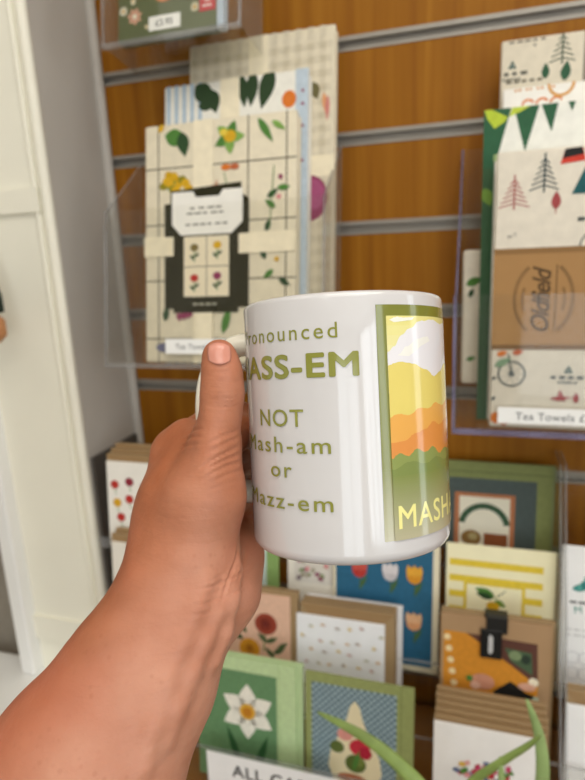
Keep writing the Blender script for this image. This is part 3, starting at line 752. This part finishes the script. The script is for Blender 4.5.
# ------------------------------------------------------------------ plant
def cw(px, py, z):
    """point seen along the camera ray of a pixel at depth z, in room coordinates"""
    return Vector(CAM_POS + CF*z + CR*((px-292.5)/FPX*z) + CU*((390-py)/FPX*z))
PX, PY = .005, -.345
r = empty('potted_plant', (PX, PY, .755)); tag(r, 'aloe-like plant with long green leaves in front of the cards', 'plant')
q = MB(); q.lathe([(0, 0), (.026, 0), (.036, .062), (.040, .062), (.040, .074), (.034, .074), (.032, .060), (0, .058)], mat('#a8603c', .8, .1, 20), 32); weld(q.build('pot', r))
q = MB(); q.lathe([(0, .066), (.02, .066), (.0335, .064)], mat('#3a2a1c', .95, .2, 80), 24); q.build('soil', r)
LM = mat('#869b52', .45, .18, 35, .4); LM2 = mat('#93aa6c', .45, .18, 35, .4)
def plant_leaf(pts, wd, m):
    pts = [Vector(p) - Vector((PX, PY, .755)) for p in pts]
    P = []; n = 18; k = len(pts)
    for i in range(n+1):       # Catmull-Rom through the given points
        t = i/n*(k-1); j = min(int(t), k-2); f_ = t-j
        p0, p1, p2, p3 = pts[max(j-1, 0)], pts[j], pts[j+1], pts[min(j+2, k-1)]
        P.append(.5*((2*p1)+(p2-p0)*f_+(2*p0-5*p1+4*p2-p3)*f_*f_+(3*p1-p0-3*p2+p3)*f_**3))
    q = MB(); q.tube(P, [(wd*.28*(1-(i/n)**5*.9), wd*(1-(i/n)**4*.85)) for i in range(n+1)], m, 10, flat=(.2, -.8, .6)); return q.build('leaf', r, True)
B = Vector((PX, PY, .82))
plant_leaf([B, (-.015, -.335, .896), (-.045, -.325, .933), (-.095, -.315, .965), (-.152, -.308, .981)], .0082, LM)
plant_leaf([B, (.045, -.335, .89), (.061, -.325, .955), (.059, -.318, 1.005), (.046, -.315, 1.045)], .0070, LM2)
plant_leaf([B, (-.012, -.340, .90), (-.002, -.337, .957), (.024, -.335, .989), (.047, -.335, 1.014), (.057, -.335, 1.028)], .0062, LM)
plant_leaf([B, (.016, -.345, .89), (.027, -.338, .95), (.0245, -.335, .997)], .0052, LM2)
plant_leaf([B, (.055, -.36, .90), (.080, -.355, .965), (.094, -.35, 1.000)], .0085, LM)
plant_leaf([B, (-.02, -.375, .86), (-.05, -.385, .885), (-.075, -.39, .89)], .0065, LM)

# ------------------------------------------------------------------ the mug
MC = np.array([.02201, -.01278, .24698]); MA = np.array([-.0442119, .99868753, -.02585602]); MH = .09655; MR = .040
MF = np.array([-.08534, -.02956, -.99591]); MX = np.array([.99537, .04182, -.08654])
def c2w(v): return CR*v[0] + CU*v[1] + CF*v[2]
base = CAM_POS + c2w(MC - MA*MH/2)
mug = empty('mug'); tag(mug, 'white ceramic mug with olive lettering and a hill picture, held in the hand', 'mug')
X_, Y_, Z_ = c2w(MX), -c2w(MF), c2w(MA)
mm = Matrix.Identity(4)
for i in range(3): mm[i][0] = X_[i]; mm[i][1] = Y_[i]; mm[i][2] = Z_[i]; mm[i][3] = base[i]
mug.matrix_world = mm
CER = mat('#d3d0d0', .12, .006, 10, .55, 0, .6)
q = MB(); R = MR; H = MH
def arc(cx, cz, r, a0, a1, n): return [(cx+r*math.cos(a0+(a1-a0)*i/n), cz+r*math.sin(a0+(a1-a0)*i/n)) for i in range(n+1)]
prof = [(0, .0025), (R-.008, .0025), (R-.0075, 0.0), (R-.0055, 0)] + arc(R-.0045, .0045, .0045, -PI/2, 0, 6)
prof += [(R, z) for z in (.02, .04, .06, .08)] + arc(R-.0022, H-.0022, .0022, 0, PI, 8)[0:9]
prof += [(R-.0044, .08), (R-.0044, .02)] + arc(R-.0104, .0125, .006, 0, -PI/2, 5) + [(0, .0065)]
q.lathe(prof, CER, 128); weld(q.build('cup_body', mug), 40)
HP = math.radians(-107)
q = MB(); pts = []
for i in range(25):
    t = i/24; an = PI/2 - PI*t
    e = abs(math.cos(an))**.62; f_ = math.copysign(abs(math.sin(an))**.85, math.sin(an))
    rr = R - .0025 + .0285*e; zz = .0500 + .0325*f_
    pts.append((math.sin(HP)*rr, -math.cos(HP)*rr, zz))
q.tube(pts, [(.0055 if 2 < i < 22 else .0066, .0042 if 2 < i < 22 else .005) for i in range(25)], mat('#f1ecdc', .12, .006, 10, .55, 0, .6), 16, flat=(math.cos(HP), math.sin(HP), 0))
weld(q.build('handle', mug), 60)

def wrap(art, name, parent, lift=.00012):
    """lay a flat print round the cup: u = arc length from the front, v = height"""
    mb = MB()
    for pts, tris, m, k in art.L:
        bm = bmesh.new(); vs = [bm.verts.new((p[0], p[1], 0)) for p in pts]
        for t in tris:
            try: bm.faces.new([vs[i] for i in t])
            except ValueError: pass
        us = [p[0] for p in pts]; c = math.floor(min(us)/.0014)*.0014
        while c < max(us):
            bmesh.ops.bisect_plane(bm, geom=bm.verts[:]+bm.edges[:]+bm.faces[:], plane_co=(c, 0, 0), plane_no=(1, 0, 0)); c += .0014
        rr = R + lift + .00003*k
        for v in bm.verts:
            ph = v.co.x / R; v.co = Vector((math.sin(ph)*rr, -math.cos(ph)*rr, v.co.y))
        for f in bm.faces:
            f.normal_update()
            c_ = f.calc_center_median()
            if f.normal.x*c_.x + f.normal.y*c_.y < 0: f.normal_flip()
        mb.bm(bm, m)
    return mb.build(name, parent, True)
def glaze(h, var=.02): return mat(h, .14, var, 40, .5, 0, .5)
D2 = math.radians(1)*R
OLV = glaze('#8b8c3c')
a = Art(1, 1)
def mug_text(s_, deg, h0, cap, width_deg, bold, space=1.0):
    vs, ts = text_tris(s_, space)
    wd = max(v[0] for v in vs) - min(v[0] for v in vs); sx = width_deg*D2/wd
    for dx, dy in strokes(bold): a._p([(deg*D2 + (x+dx)*sx, h0 + (y+dy)*cap) for x, y in vs], ts, OLV, .25)
mug_text('Pronounced', -37, .0805, .0057, 69, .004, 1.25)
mug_text('MASS-EM', -37, .0673, .0085, 88, .030, 1.08)
mug_text('NOT', -37, .0499, .0064, 30.5, .008, 1.1)
mug_text('Mash-am', -38.5, .0404, .0060, 61, .006, 1.2)
mug_text('or', -37, .0315, .0060, 14.5, .006, 1.2)
mug_text('Mazz-em', -38.5, .0200, .0060, 61, .006, 1.2)
wrap(a, 'lettering', mug)

a = Art(1, 1); P0, P1 = 17*D2, 98*D2
def grad(u0, u1, v0, v1, c0, c1, n):
    A_, B_ = rgb(c0), rgb(c1)
    for i in range(n):
        t = (i+.5)/n; c = [A_[j]+(B_[j]-A_[j])*t for j in range(3)]
        hx = '#' + ''.join('%02x' % max(0, min(255, round(255*(x*12.92 if x <= .0031308 else 1.055*x**(1/2.4)-.055)))) for x in c)
        a.rect(u0, v0+(v1-v0)*i/n, u1, v0+(v1-v0)*(i+1)/n, glaze(hx, .03)); a.k -= 1
    a.k += 1
a.rect(P0, .034, P1, .0912, glaze('#7d8034'))
grad(P0, P1, .0087, .034, '#b9b394', '#7d8034', 30)
i0, i1 = 22.3*D2, 93*D2
grad(i0, i1, .060, .0873, '#f1ecc8', '#e8df8a', 8)
def hill(pts, m):
    top, bot = pts[:-2], pts[-2:]; out = []; rr = random.Random(len(pts)*7+int(pts[0][1]*1e4))
    for (xa, za), (xb, zb) in zip(top[:-1], top[1:]):
        for k in range(6):
            t = k/6; q_ = (1-math.cos(PI*t))/2
            out.append((xa+(xb-xa)*t, za+(zb-za)*q_+rr.uniform(-.0002, .0002)))
    out.append(top[-1])
    a.poly([(i0+(i1-i0)*x, z) for x, z in out+bot], m)
hill([(.0, .0745), (.05, .0765), (.12, .0805), (.2, .083), (.3, .0855), (.45, .0862), (.6, .0850), (.78, .0858), (1, .085), (1, .062), (0, .066)], glaze('#ebe8ec'))
hill([(.08, .0735), (.16, .0765), (.26, .0790), (.38, .0800), (.42, .0785), (.3, .0765), (.18, .0730)], glaze('#f3f1ea'))
hill([(.02, .0860), (.08, .0868), (.16, .0866), (.24, .0868), (.22, .0858), (.06, .0850)], glaze('#f3f1e6'))
hill([(0, .0700), (.08, .0712), (.2, .0705), (.35, .068), (.46, .0655), (.55, .067), (.7, .070), (1, .069), (1, .045), (0, .045)], glaze('#e6d374'))
hill([(0, .0520), (.06, .0530), (.16, .0522), (.26, .0545), (.36, .0540), (.46, .0560), (.58, .0545), (.72, .0560), (1, .054), (1, .034), (0, .034)], glaze('#eaac55'))
hill([(0, .0430), (.12, .0435), (.2, .0455), (.3, .0465), (.42, .0490), (.52, .0475), (.66, .0495), (.8, .048), (1, .049), (1, .034), (0, .034)], glaze('#e2934a'))
hill([(0, .0375), (.06, .0392), (.14, .0380), (.22, .0402), (.30, .0385), (.40, .0400), (.50, .0370), (.6, .0385), (.75, .0372), (.88, .0395), (1, .038), (1, .030), (0, .030)], glaze('#8d9a55'))
hill([(0, .0335), (.15, .036), (.3, .0345), (.45, .0360), (.6, .034), (.8, .0355), (1, .034), (1, .029), (0, .029)], glaze('#7f8d4c'))
grad(i0, i1, .0087, .0312, '#b9b394', '#828d4c', 30)
vs, ts = text_tris('MASHAM', 1.08); wd = max(v[0] for v in vs)*2; sx = 66*D2/wd
for dx, dy in strokes(.012): a._p([(58*D2 + (x+dx)*sx, .0128 + (y+dy)*.0084) for x, y in vs], ts, glaze('#f3ec9a'), .25)
wrap(a, 'picture_panel', mug)

# ------------------------------------------------------------------ the hand (one continuous skin, built as a blended implicit surface)
def P3(px, py, z): return np.array([(px-292.5)/FPX*z, (390-py)/FPX*z, z], np.float32)
VOX = .0008
lo = np.array([-.150, -.245, .150], np.float32); hi = np.array([.010, .035, .340], np.float32)
N = np.ceil((hi-lo)/VOX).astype(int)
gx = (lo[0]+VOX*np.arange(N[0])).astype(np.float32); gy = (lo[1]+VOX*np.arange(N[1])).astype(np.float32); gz = (lo[2]+VOX*np.arange(N[2])).astype(np.float32)
def smin(a_, b_, k):
    h_ = np.clip(.5+.5*(b_-a_)/k, 0, 1); return b_+(a_-b_)*h_-k*h_*(1-h_)
def put(F, A, B, ra, rb, k):
    """blend a tapered capsule into field F"""
    m = max(ra, rb)+k+.010
    l = np.minimum(A, B)-m; h_ = np.maximum(A, B)+m
    i0_ = np.maximum(((l-lo)/VOX).astype(int), 0); i1_ = np.minimum(((h_-lo)/VOX).astype(int)+1, N)
    sl = tuple(slice(i0_[j], i1_[j]) for j in range(3))
    x, y, z = gx[sl[0], None, None], gy[None, sl[1], None], gz[None, None, sl[2]]
    d = B-A; L2 = float(d@d)+1e-12
    t = np.clip(((x-A[0])*d[0]+(y-A[1])*d[1]+(z-A[2])*d[2])/L2, 0, 1)
    dist = np.sqrt((x-A[0]-t*d[0])**2+(y-A[1]-t*d[1])**2+(z-A[2]-t*d[2])**2)-(ra+(rb-ra)*t)
    F[sl] = smin(F[sl], dist, k) if k > 0 else np.minimum(F[sl], dist)
def chain(F, nodes, k):
    for (A, ra), (B, rb) in zip(nodes[:-1], nodes[1:]): put(F, A, B, ra, rb, k)
def fresh(): return np.full(N, .05, np.float32)
def node(px, py, z, rpx): return (P3(px, py, z), rpx/FPX*z)
body = fresh()
# forearm and wrist
chain(body, [node(-22, 968, .203, 121), node(30, 866, .212, 108), node(86, 768, .222, 93.5), node(140, 676, .231, 73), node(173, 610, .237, 58), node(181, 572, .242, 49)], .010)
# palm: metacarpals fanned away from the viewer
chain(body, [node(181, 572, .242, 49), node(172, 520, .250, 31), node(173, 454, .261, 23)], .012)
chain(body, [node(186, 545, .248, 44), node(190, 500, .246, 40), node(196, 468, .250, 30)], .010)
chain(body, [node(190, 560, .256, 42), node(190, 472, .280, 21)], .010)
chain(body, [node(198, 565, .262, 40), node(198, 502, .294, 20)], .010)
# thumb: thenar mass, metacarpal, joint, tip
chain(body, [node(196, 545, .236, 40), node(208, 495, .233, 33), node(215, 445, .2345, 25.5)], .009)
chain(body, [node(215, 448, .2345, 24), node(220.5, 415, .233, 19.2), node(222.5, 393, .2325, 20.2), node(222, 372, .2320, 18.4), node(219.5, 356.5, .2320, 17.4)], .004)
chain(body, [node(209, 448, .247, 22), node(188, 436, .258, 18)], .008)      # web between thumb and forefinger
# heel of the hand on the little-finger side, in a fold of its own
heel = fresh(); chain(heel, [node(196, 630, .244, 38), node(222, 590, .249, 34), node(234, 556, .262, 25), node(240, 522, .284, 19)], .010)
body = smin(body, heel, .0022)
# fingers through the handle
def finger(nodes):
    F = fresh(); chain(F, [node(*n) for n in nodes], .003); return F
for nodes in ([(176, 448, .263, 20), (212, 425, .290, 18.5), (238, 419, .283, 17), (242, 432, .265, 16), (234, 440, .256, 15)],
              [(190, 468, .280, 20), (220, 448, .304, 18), (240, 454, .294, 17), (241, 464, .274, 16), (232, 470, .262, 15)],
              [(200, 502, .294, 19), (222, 482, .312, 17.5), (241, 487, .300, 16.5), (242, 496, .281, 16), (232, 500, .268, 15)],
              [(214, 530, .300, 18), (234, 516, .310, 16), (246, 520, .302, 15), (246, 528, .286, 14.5), (240, 532, .276, 14)]):
    F = finger(nodes); body = smin(body, F, .0025)
# veins and tendons of the inner wrist, set just under the surface
def skin_at(px, py):
    for z in np.arange(.17, .30, .0006):
        p = P3(px, py, z); i_ = ((p-lo)/VOX).astype(int)
        if (i_ >= 0).all() and (i_ < N).all() and body[tuple(i_)] < 0: return z
    return None
def ridge(pts, r_, out, k):
    P_ = []
    for px, py in pts:
        z = skin_at(px, py)
        if z: P_.append(P3(px, py, z + r_ - out))
    for A_, B_ in zip(P_[:-1], P_[1:]): put(body, A_, B_, r_, r_, k)
ridge([(226, 585), (217, 610), (204, 640), (190, 672), (176, 705), (164, 740)], .0022, .0007, .005)
ridge([(205, 580), (196, 605), (182, 640), (166, 680), (152, 725), (143, 765)], .0022, .0006, .005)
ridge([(236, 570), (232, 600), (224, 632), (214, 660)], .0020, .0006, .005)
ridge([(207, 470), (212, 445), (217, 420)], .0028, .0006, .006)
def surface_nets(F):
    ins = F < 0
    c = np.zeros(tuple(n-1 for n in F.shape), np.int8)
    for i in (0, 1):
        for j in (0, 1):
            for k in (0, 1): c += ins[i:F.shape[0]-1+i, j:F.shape[1]-1+j, k:F.shape[2]-1+k]
    cells = np.argwhere((c > 0) & (c < 8))
    idx = -np.ones(c.shape, np.int64); idx[tuple(cells.T)] = np.arange(len(cells))
    acc = np.zeros((len(cells), 3)); cnt = np.zeros(len(cells))
    offs = [(i, j, k) for i in (0, 1) for j in (0, 1) for k in (0, 1)]
    for a_ in offs:
        for ax in range(3):
            if a_[ax]: continue
            b_ = list(a_); b_[ax] = 1
            fa = F[tuple((cells+a_).T)]; fb = F[tuple((cells+b_).T)]
            cr = (fa < 0) != (fb < 0); t = np.where(cr, fa/np.where(cr, fa-fb, 1), 0)
            p = cells+np.array(a_, float); p[:, ax] += t
            acc[cr] += p[cr]; cnt[cr] += 1
    V = lo+VOX*(acc/cnt[:, None])
    faces = []
    for ax in range(3):
        u, v = [(1, 2), (2, 0), (0, 1)][ax]
        s0 = [slice(1, -1)]*3; s1 = [slice(1, -1)]*3; s0[ax] = slice(0, -1); s1[ax] = slice(1, None)
        A_, B_ = ins[tuple(s0)], ins[tuple(s1)]
        e = np.argwhere(A_ != B_); flip = A_[tuple(e.T)]
        o = np.ones(3, int); o[ax] = 0; e = e+o
        du = np.zeros(3, int); du[u] = 1; dv = np.zeros(3, int); dv[v] = 1
        q_ = np.stack([idx[tuple((e-du-dv).T)], idx[tuple((e-dv).T)], idx[tuple(e.T)], idx[tuple((e-du).T)]], 1)
        q_[~flip] = q_[~flip][:, ::-1]
        faces.append(q_)
    return V, np.concatenate(faces)
V, Fc = surface_nets(body)
# light smoothing
nb = np.zeros_like(V); ct = np.zeros(len(V))
for it in range(5):
    nb[:] = 0; ct[:] = 0
    for i in range(4):
        np.add.at(nb, Fc[:, i], V[Fc[:, (i+1) % 4]]); np.add.at(ct, Fc[:, i], 1)
        np.add.at(nb, Fc[:, i], V[Fc[:, (i-1) % 4]]); np.add.at(ct, Fc[:, i], 1)
    V = V*.45 + (nb/ct[:, None])*.55

# skin folds: fine creases pressed into the surface along lines across the joints
def normals(V, Fc):
    n_ = np.cross(V[Fc[:, 2]]-V[Fc[:, 0]], V[Fc[:, 3]]-V[Fc[:, 1]]); vn = np.zeros_like(V)
    for i in range(4): np.add.at(vn, Fc[:, i], n_)
    return vn/(np.linalg.norm(vn, axis=1, keepdims=True)+1e-12)
VN = normals(V, Fc)
if (VN*(V-V.mean(0))).sum() < 0: VN = -VN
SX = 292.5+FPX*V[:, 0]/V[:, 2]; SY = 390-FPX*V[:, 1]/V[:, 2]; NEAR = VN[:, 2] < -.12
dep = np.zeros(len(V))
def crease(pts, deep, wid=1.25):
    best = np.full(len(V), 1e9); tb = np.zeros(len(V)); n = len(pts)-1
    for i, (p, q_) in enumerate(zip(pts[:-1], pts[1:])):
        dx, dy = q_[0]-p[0], q_[1]-p[1]; t = np.clip(((SX-p[0])*dx+(SY-p[1])*dy)/(dx*dx+dy*dy), 0, 1)
        d = np.hypot(SX-p[0]-t*dx, SY-p[1]-t*dy); m_ = d < best; best[m_] = d[m_]; tb[m_] = ((i+t)/n)[m_]
    global dep
    fade = np.clip(np.minimum(tb, 1-tb)*5, 0, 1)
    dep = dep + NEAR*deep*fade*(np.exp(-(best/wid)**2) - .45*np.exp(-((best-2.6*wid/1.25)/1.6)**2))
for dy, dp in ((-4, .0002), (0, .00042), (3.8, .00034), (8, .0002)): crease([(202, 394+dy), (211, 397.5+dy), (222, 399+dy), (233, 398+dy), (243, 394+dy)], dp)
for pts, dp in (([(197, 470), (209, 462), (221, 455), (243, 444)], .00042), ([(208, 468), (222, 461), (243, 453)], .00040), ([(200, 482), (212, 473), (226, 466), (244, 461)], .00036),
                ([(204, 456), (216, 448), (230, 441), (243, 436)], .00034), ([(212, 482), (226, 475), (245, 469)], .00026), ([(208, 444), (220, 437), (238, 430)], .00026), ([(206, 492), (222, 485), (245, 479)], .0002),
                ([(186, 436), (194, 430), (204, 428)], .0003), ([(180, 444), (190, 437), (203, 436)], .0003), ([(176, 452), (188, 445), (203, 444)], .00022),
                ([(196, 590), (214, 586), (232, 578), (254, 566)], .00034), ([(188, 606), (208, 603), (228, 596), (246, 586)], .0003), ([(184, 616), (204, 614), (224, 608)], .0002),
                ([(240, 540), (236, 560), (226, 585), (219, 610)], .00034), ([(248, 540), (244, 562), (236, 586)], .00024), ([(214, 372), (222, 373), (231, 371)], .00014)): crease(pts, dp)
V = V - VN*dep[:, None]*1.5
# warm shade of the outer arm painted into the skin colour, inner wrist pale
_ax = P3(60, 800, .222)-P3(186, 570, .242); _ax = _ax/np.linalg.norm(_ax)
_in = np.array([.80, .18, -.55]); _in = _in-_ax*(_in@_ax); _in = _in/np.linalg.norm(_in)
SHADE_TAN = np.clip(.76-.62*((V-P3(186, 570, .242))@_in - .012*0)/.030, 0, 1); SHADE_TAN = SHADE_TAN*SHADE_TAN*(3-2*SHADE_TAN)
_h = np.clip(((V-P3(186, 570, .242))@(-_ax)+.005)/.045, 0, 1); SHADE_TAN = np.maximum(SHADE_TAN, .60*_h*_h*(3-2*_h))

def skin_mat():
    m = bpy.data.materials.new('skin'); m.use_nodes = True
    nt = m.node_tree; b = nt.nodes['Principled BSDF']; L = nt.links.new
    tc = nt.nodes.new('ShaderNodeTexCoord')
    def noise(sc, det=3, dist=0.0):
        n = nt.nodes.new('ShaderNodeTexNoise'); n.inputs['Scale'].default_value = sc; n.inputs['Detail'].default_value = det; n.inputs['Distortion'].default_value = dist
        L(tc.outputs['Object'], n.inputs['Vector']); return n
    def ramp(n, p0, c0, p1, c1):
        r_ = nt.nodes.new('ShaderNodeValToRGB'); e = r_.color_ramp.elements
        e[0].position = p0; e[0].color = c0; e[1].position = p1; e[1].color = c1; L(n.outputs[0], r_.inputs[0]); return r_
    pale = ramp(noise(38, 4), .3, rgb('#b97d63'), .7, rgb('#cc957c')); shaded_skin = ramp(noise(50, 4), .3, rgb('#98532f'), .7, rgb('#b46c48'))
    at_ = nt.nodes.new('ShaderNodeAttribute'); at_.attribute_name = 'tan'  # mask of the arm shade painted into the skin colour
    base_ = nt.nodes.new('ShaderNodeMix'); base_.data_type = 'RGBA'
    L(at_.outputs['Fac'], base_.inputs['Factor']); L(pale.outputs[0], base_.inputs['A']); L(shaded_skin.outputs[0], base_.inputs['B'])
    red = ramp(noise(16, 2), .52, (0, 0, 0, 1), .75, (1, 1, 1, 1))
    mx = nt.nodes.new('ShaderNodeMix'); mx.data_type = 'RGBA'; mx.inputs['B'].default_value = rgb('#c06a52')
    sc = nt.nodes.new('ShaderNodeMath'); sc.operation = 'MULTIPLY'; sc.inputs[1].default_value = .45
    L(red.outputs[0], sc.inputs[0]); L(sc.outputs[0], mx.inputs['Factor']); L(base_.outputs['Result'], mx.inputs['A'])
    vo = nt.nodes.new('ShaderNodeTexVoronoi'); vo.inputs['Scale'].default_value = 260; L(tc.outputs['Object'], vo.inputs['Vector'])
    fk = ramp(vo, .12, (1, 1, 1, 1), .30, (0, 0, 0, 1))
    pick = ramp(noise(45, 2), .50, (0, 0, 0, 1), .62, (1, 1, 1, 1))
    mu = nt.nodes.new('ShaderNodeMath'); mu.operation = 'MULTIPLY'; L(fk.outputs[0], mu.inputs[0]); L(pick.outputs[0], mu.inputs[1])
    mu2 = nt.nodes.new('ShaderNodeMath'); mu2.operation = 'MULTIPLY'; mu2.inputs[1].default_value = .22; L(mu.outputs[0], mu2.inputs[0])
    mf = nt.nodes.new('ShaderNodeMix'); mf.data_type = 'RGBA'; mf.inputs['B'].default_value = rgb('#9a5a3c')
    L(mu2.outputs[0], mf.inputs['Factor']); L(mx.outputs['Result'], mf.inputs['A']); L(mf.outputs['Result'], b.inputs['Base Color'])
    b.inputs['Roughness'].default_value = .48; b.inputs['Specular IOR Level'].default_value = .4
    b.inputs['Subsurface Weight'].default_value = .12; b.inputs['Subsurface Radius'].default_value = (1, .35, .2); b.inputs['Subsurface Scale'].default_value = .004
    bp = nt.nodes.new('ShaderNodeBump'); bp.inputs['Strength'].default_value = .35; bp.inputs['Distance'].default_value = .0006
    L(noise(420, 3).outputs[0], bp.inputs['Height'])
    mp = nt.nodes.new('ShaderNodeMapping'); mp.inputs['Rotation'].default_value = (0, .5, .3); mp.inputs['Scale'].default_value = (60, 60, 330); L(tc.outputs['Object'], mp.inputs['Vector'])
    wr = nt.nodes.new('ShaderNodeTexNoise'); wr.inputs['Scale'].default_value = 1; wr.inputs['Detail'].default_value = 3; L(mp.outputs[0], wr.inputs['Vector'])
    bp2 = nt.nodes.new('ShaderNodeBump'); bp2.inputs['Strength'].default_value = .30; bp2.inputs['Distance'].default_value = .0010
    L(wr.outputs[0], bp2.inputs['Height']); L(bp.outputs[0], bp2.inputs['Normal']); L(bp2.outputs[0], b.inputs['Normal'])
    return m
def to_world(V): return CAM_POS[None] + V[:, :1]*CR[None] + V[:, 1:2]*CU[None] + V[:, 2:3]*CF[None]
me = bpy.data.meshes.new('person')
me.from_pydata([], [], [])
Wv = to_world(V)
me = bpy.data.meshes.new('person'); me.from_pydata(Wv.tolist(), [], Fc.tolist())
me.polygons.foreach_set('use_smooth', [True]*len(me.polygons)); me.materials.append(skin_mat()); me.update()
ta = me.attributes.new('tan', 'FLOAT', 'POINT'); ta.data.foreach_set('value', SHADE_TAN.astype(np.float32))  # carries the painted arm shade and the deeper hand tone
bm = bmesh.new(); bm.from_mesh(me); left = set(bm.verts); isl = []
while left:         # keep the one outer skin
    st = [left.pop()]; seen = set(st)
    while st:
        for e_ in st.pop().link_edges:
            for v_ in e_.verts:
                if v_ not in seen: seen.add(v_); left.discard(v_); st.append(v_)
    isl.append(seen)
isl.sort(key=len)
for g in isl[:-1]: bmesh.ops.delete(bm, geom=list(g), context='VERTS')
bmesh.ops.recalc_face_normals(bm, faces=bm.faces); bm.to_mesh(me); bm.free()
person = bpy.data.objects.new('person', me); COL.objects.link(person)
tag(person, 'person seen as a bare left forearm and hand holding the mug by its handle', 'person')
# thumb nail: a curved plate on the near side of the thumb tip
from mathutils.bvhtree import BVHTree
bvh = BVHTree.FromPolygons([Vector(v) for v in V], [tuple(f) for f in Fc])
q = MB(); nv = []; nu_, nw_ = 12, 12
for i in range(nu_+1):
    for j in range(nw_+1):
        s_, t_ = i/nu_, (j/nw_-.5)*2         # s_: cuticle to tip
        hw = 12.3*(1-.10*s_-.12*(1-s_)**3)
        px = 219.6 + hw*t_ - .6*s_
        py = 364.5 - 22.5*s_ + 5.0*t_*t_*s_ - 4.0*t_*t_*(1-s_)
        d_ = Vector(P3(px, py, 1.0)).normalized()
        hit = bvh.ray_cast(Vector((0, 0, 0)), d_)[0]
        if hit is None: hit = d_*.232
        nv.append(np.array(hit - d_*(.0002 + .0009*max(0, s_-.3) + .0004*(1-t_*t_))))
nv = to_world(np.array(nv))
q.add(nv.tolist(), [(i*(nw_+1)+j, i*(nw_+1)+j+1, (i+1)*(nw_+1)+j+1, (i+1)*(nw_+1)+j) for i in range(nu_) for j in range(nw_)], mat('#cf8d7a', .22, .05, 60, .5))
nl = q.build('thumb_nail', None, True); nl.parent = person; tag(nl, 'pale pink thumb nail')
sm = nl.modifiers.new('thickness', 'SOLIDIFY'); sm.thickness = .0005; sm.offset = 0
# sleeve pushed up to the elbow, below the picture
def wp(X, Y, Z): return to_world(np.array([[X, Y, Z]]))[0]
q = MB(); q.tube([wp(-.098, -.182, .2045), wp(-.100, -.186, .2035), wp(-.106, -.196, .200), wp(-.125, -.225, .185), wp(-.150, -.260, .150), wp(-.165, -.290, .09), wp(-.165, -.310, .02), wp(-.15, -.30, -.06)],
                 [.0455, .0475, .0485, .051, .055, .056, .060, .064], mat('#4a5560', .9, .1, 120, .1, .3), 32)
sl = q.build('sleeve', None, True); sl.parent = person; tag(sl, 'slate blue sleeve pushed up at the elbow')
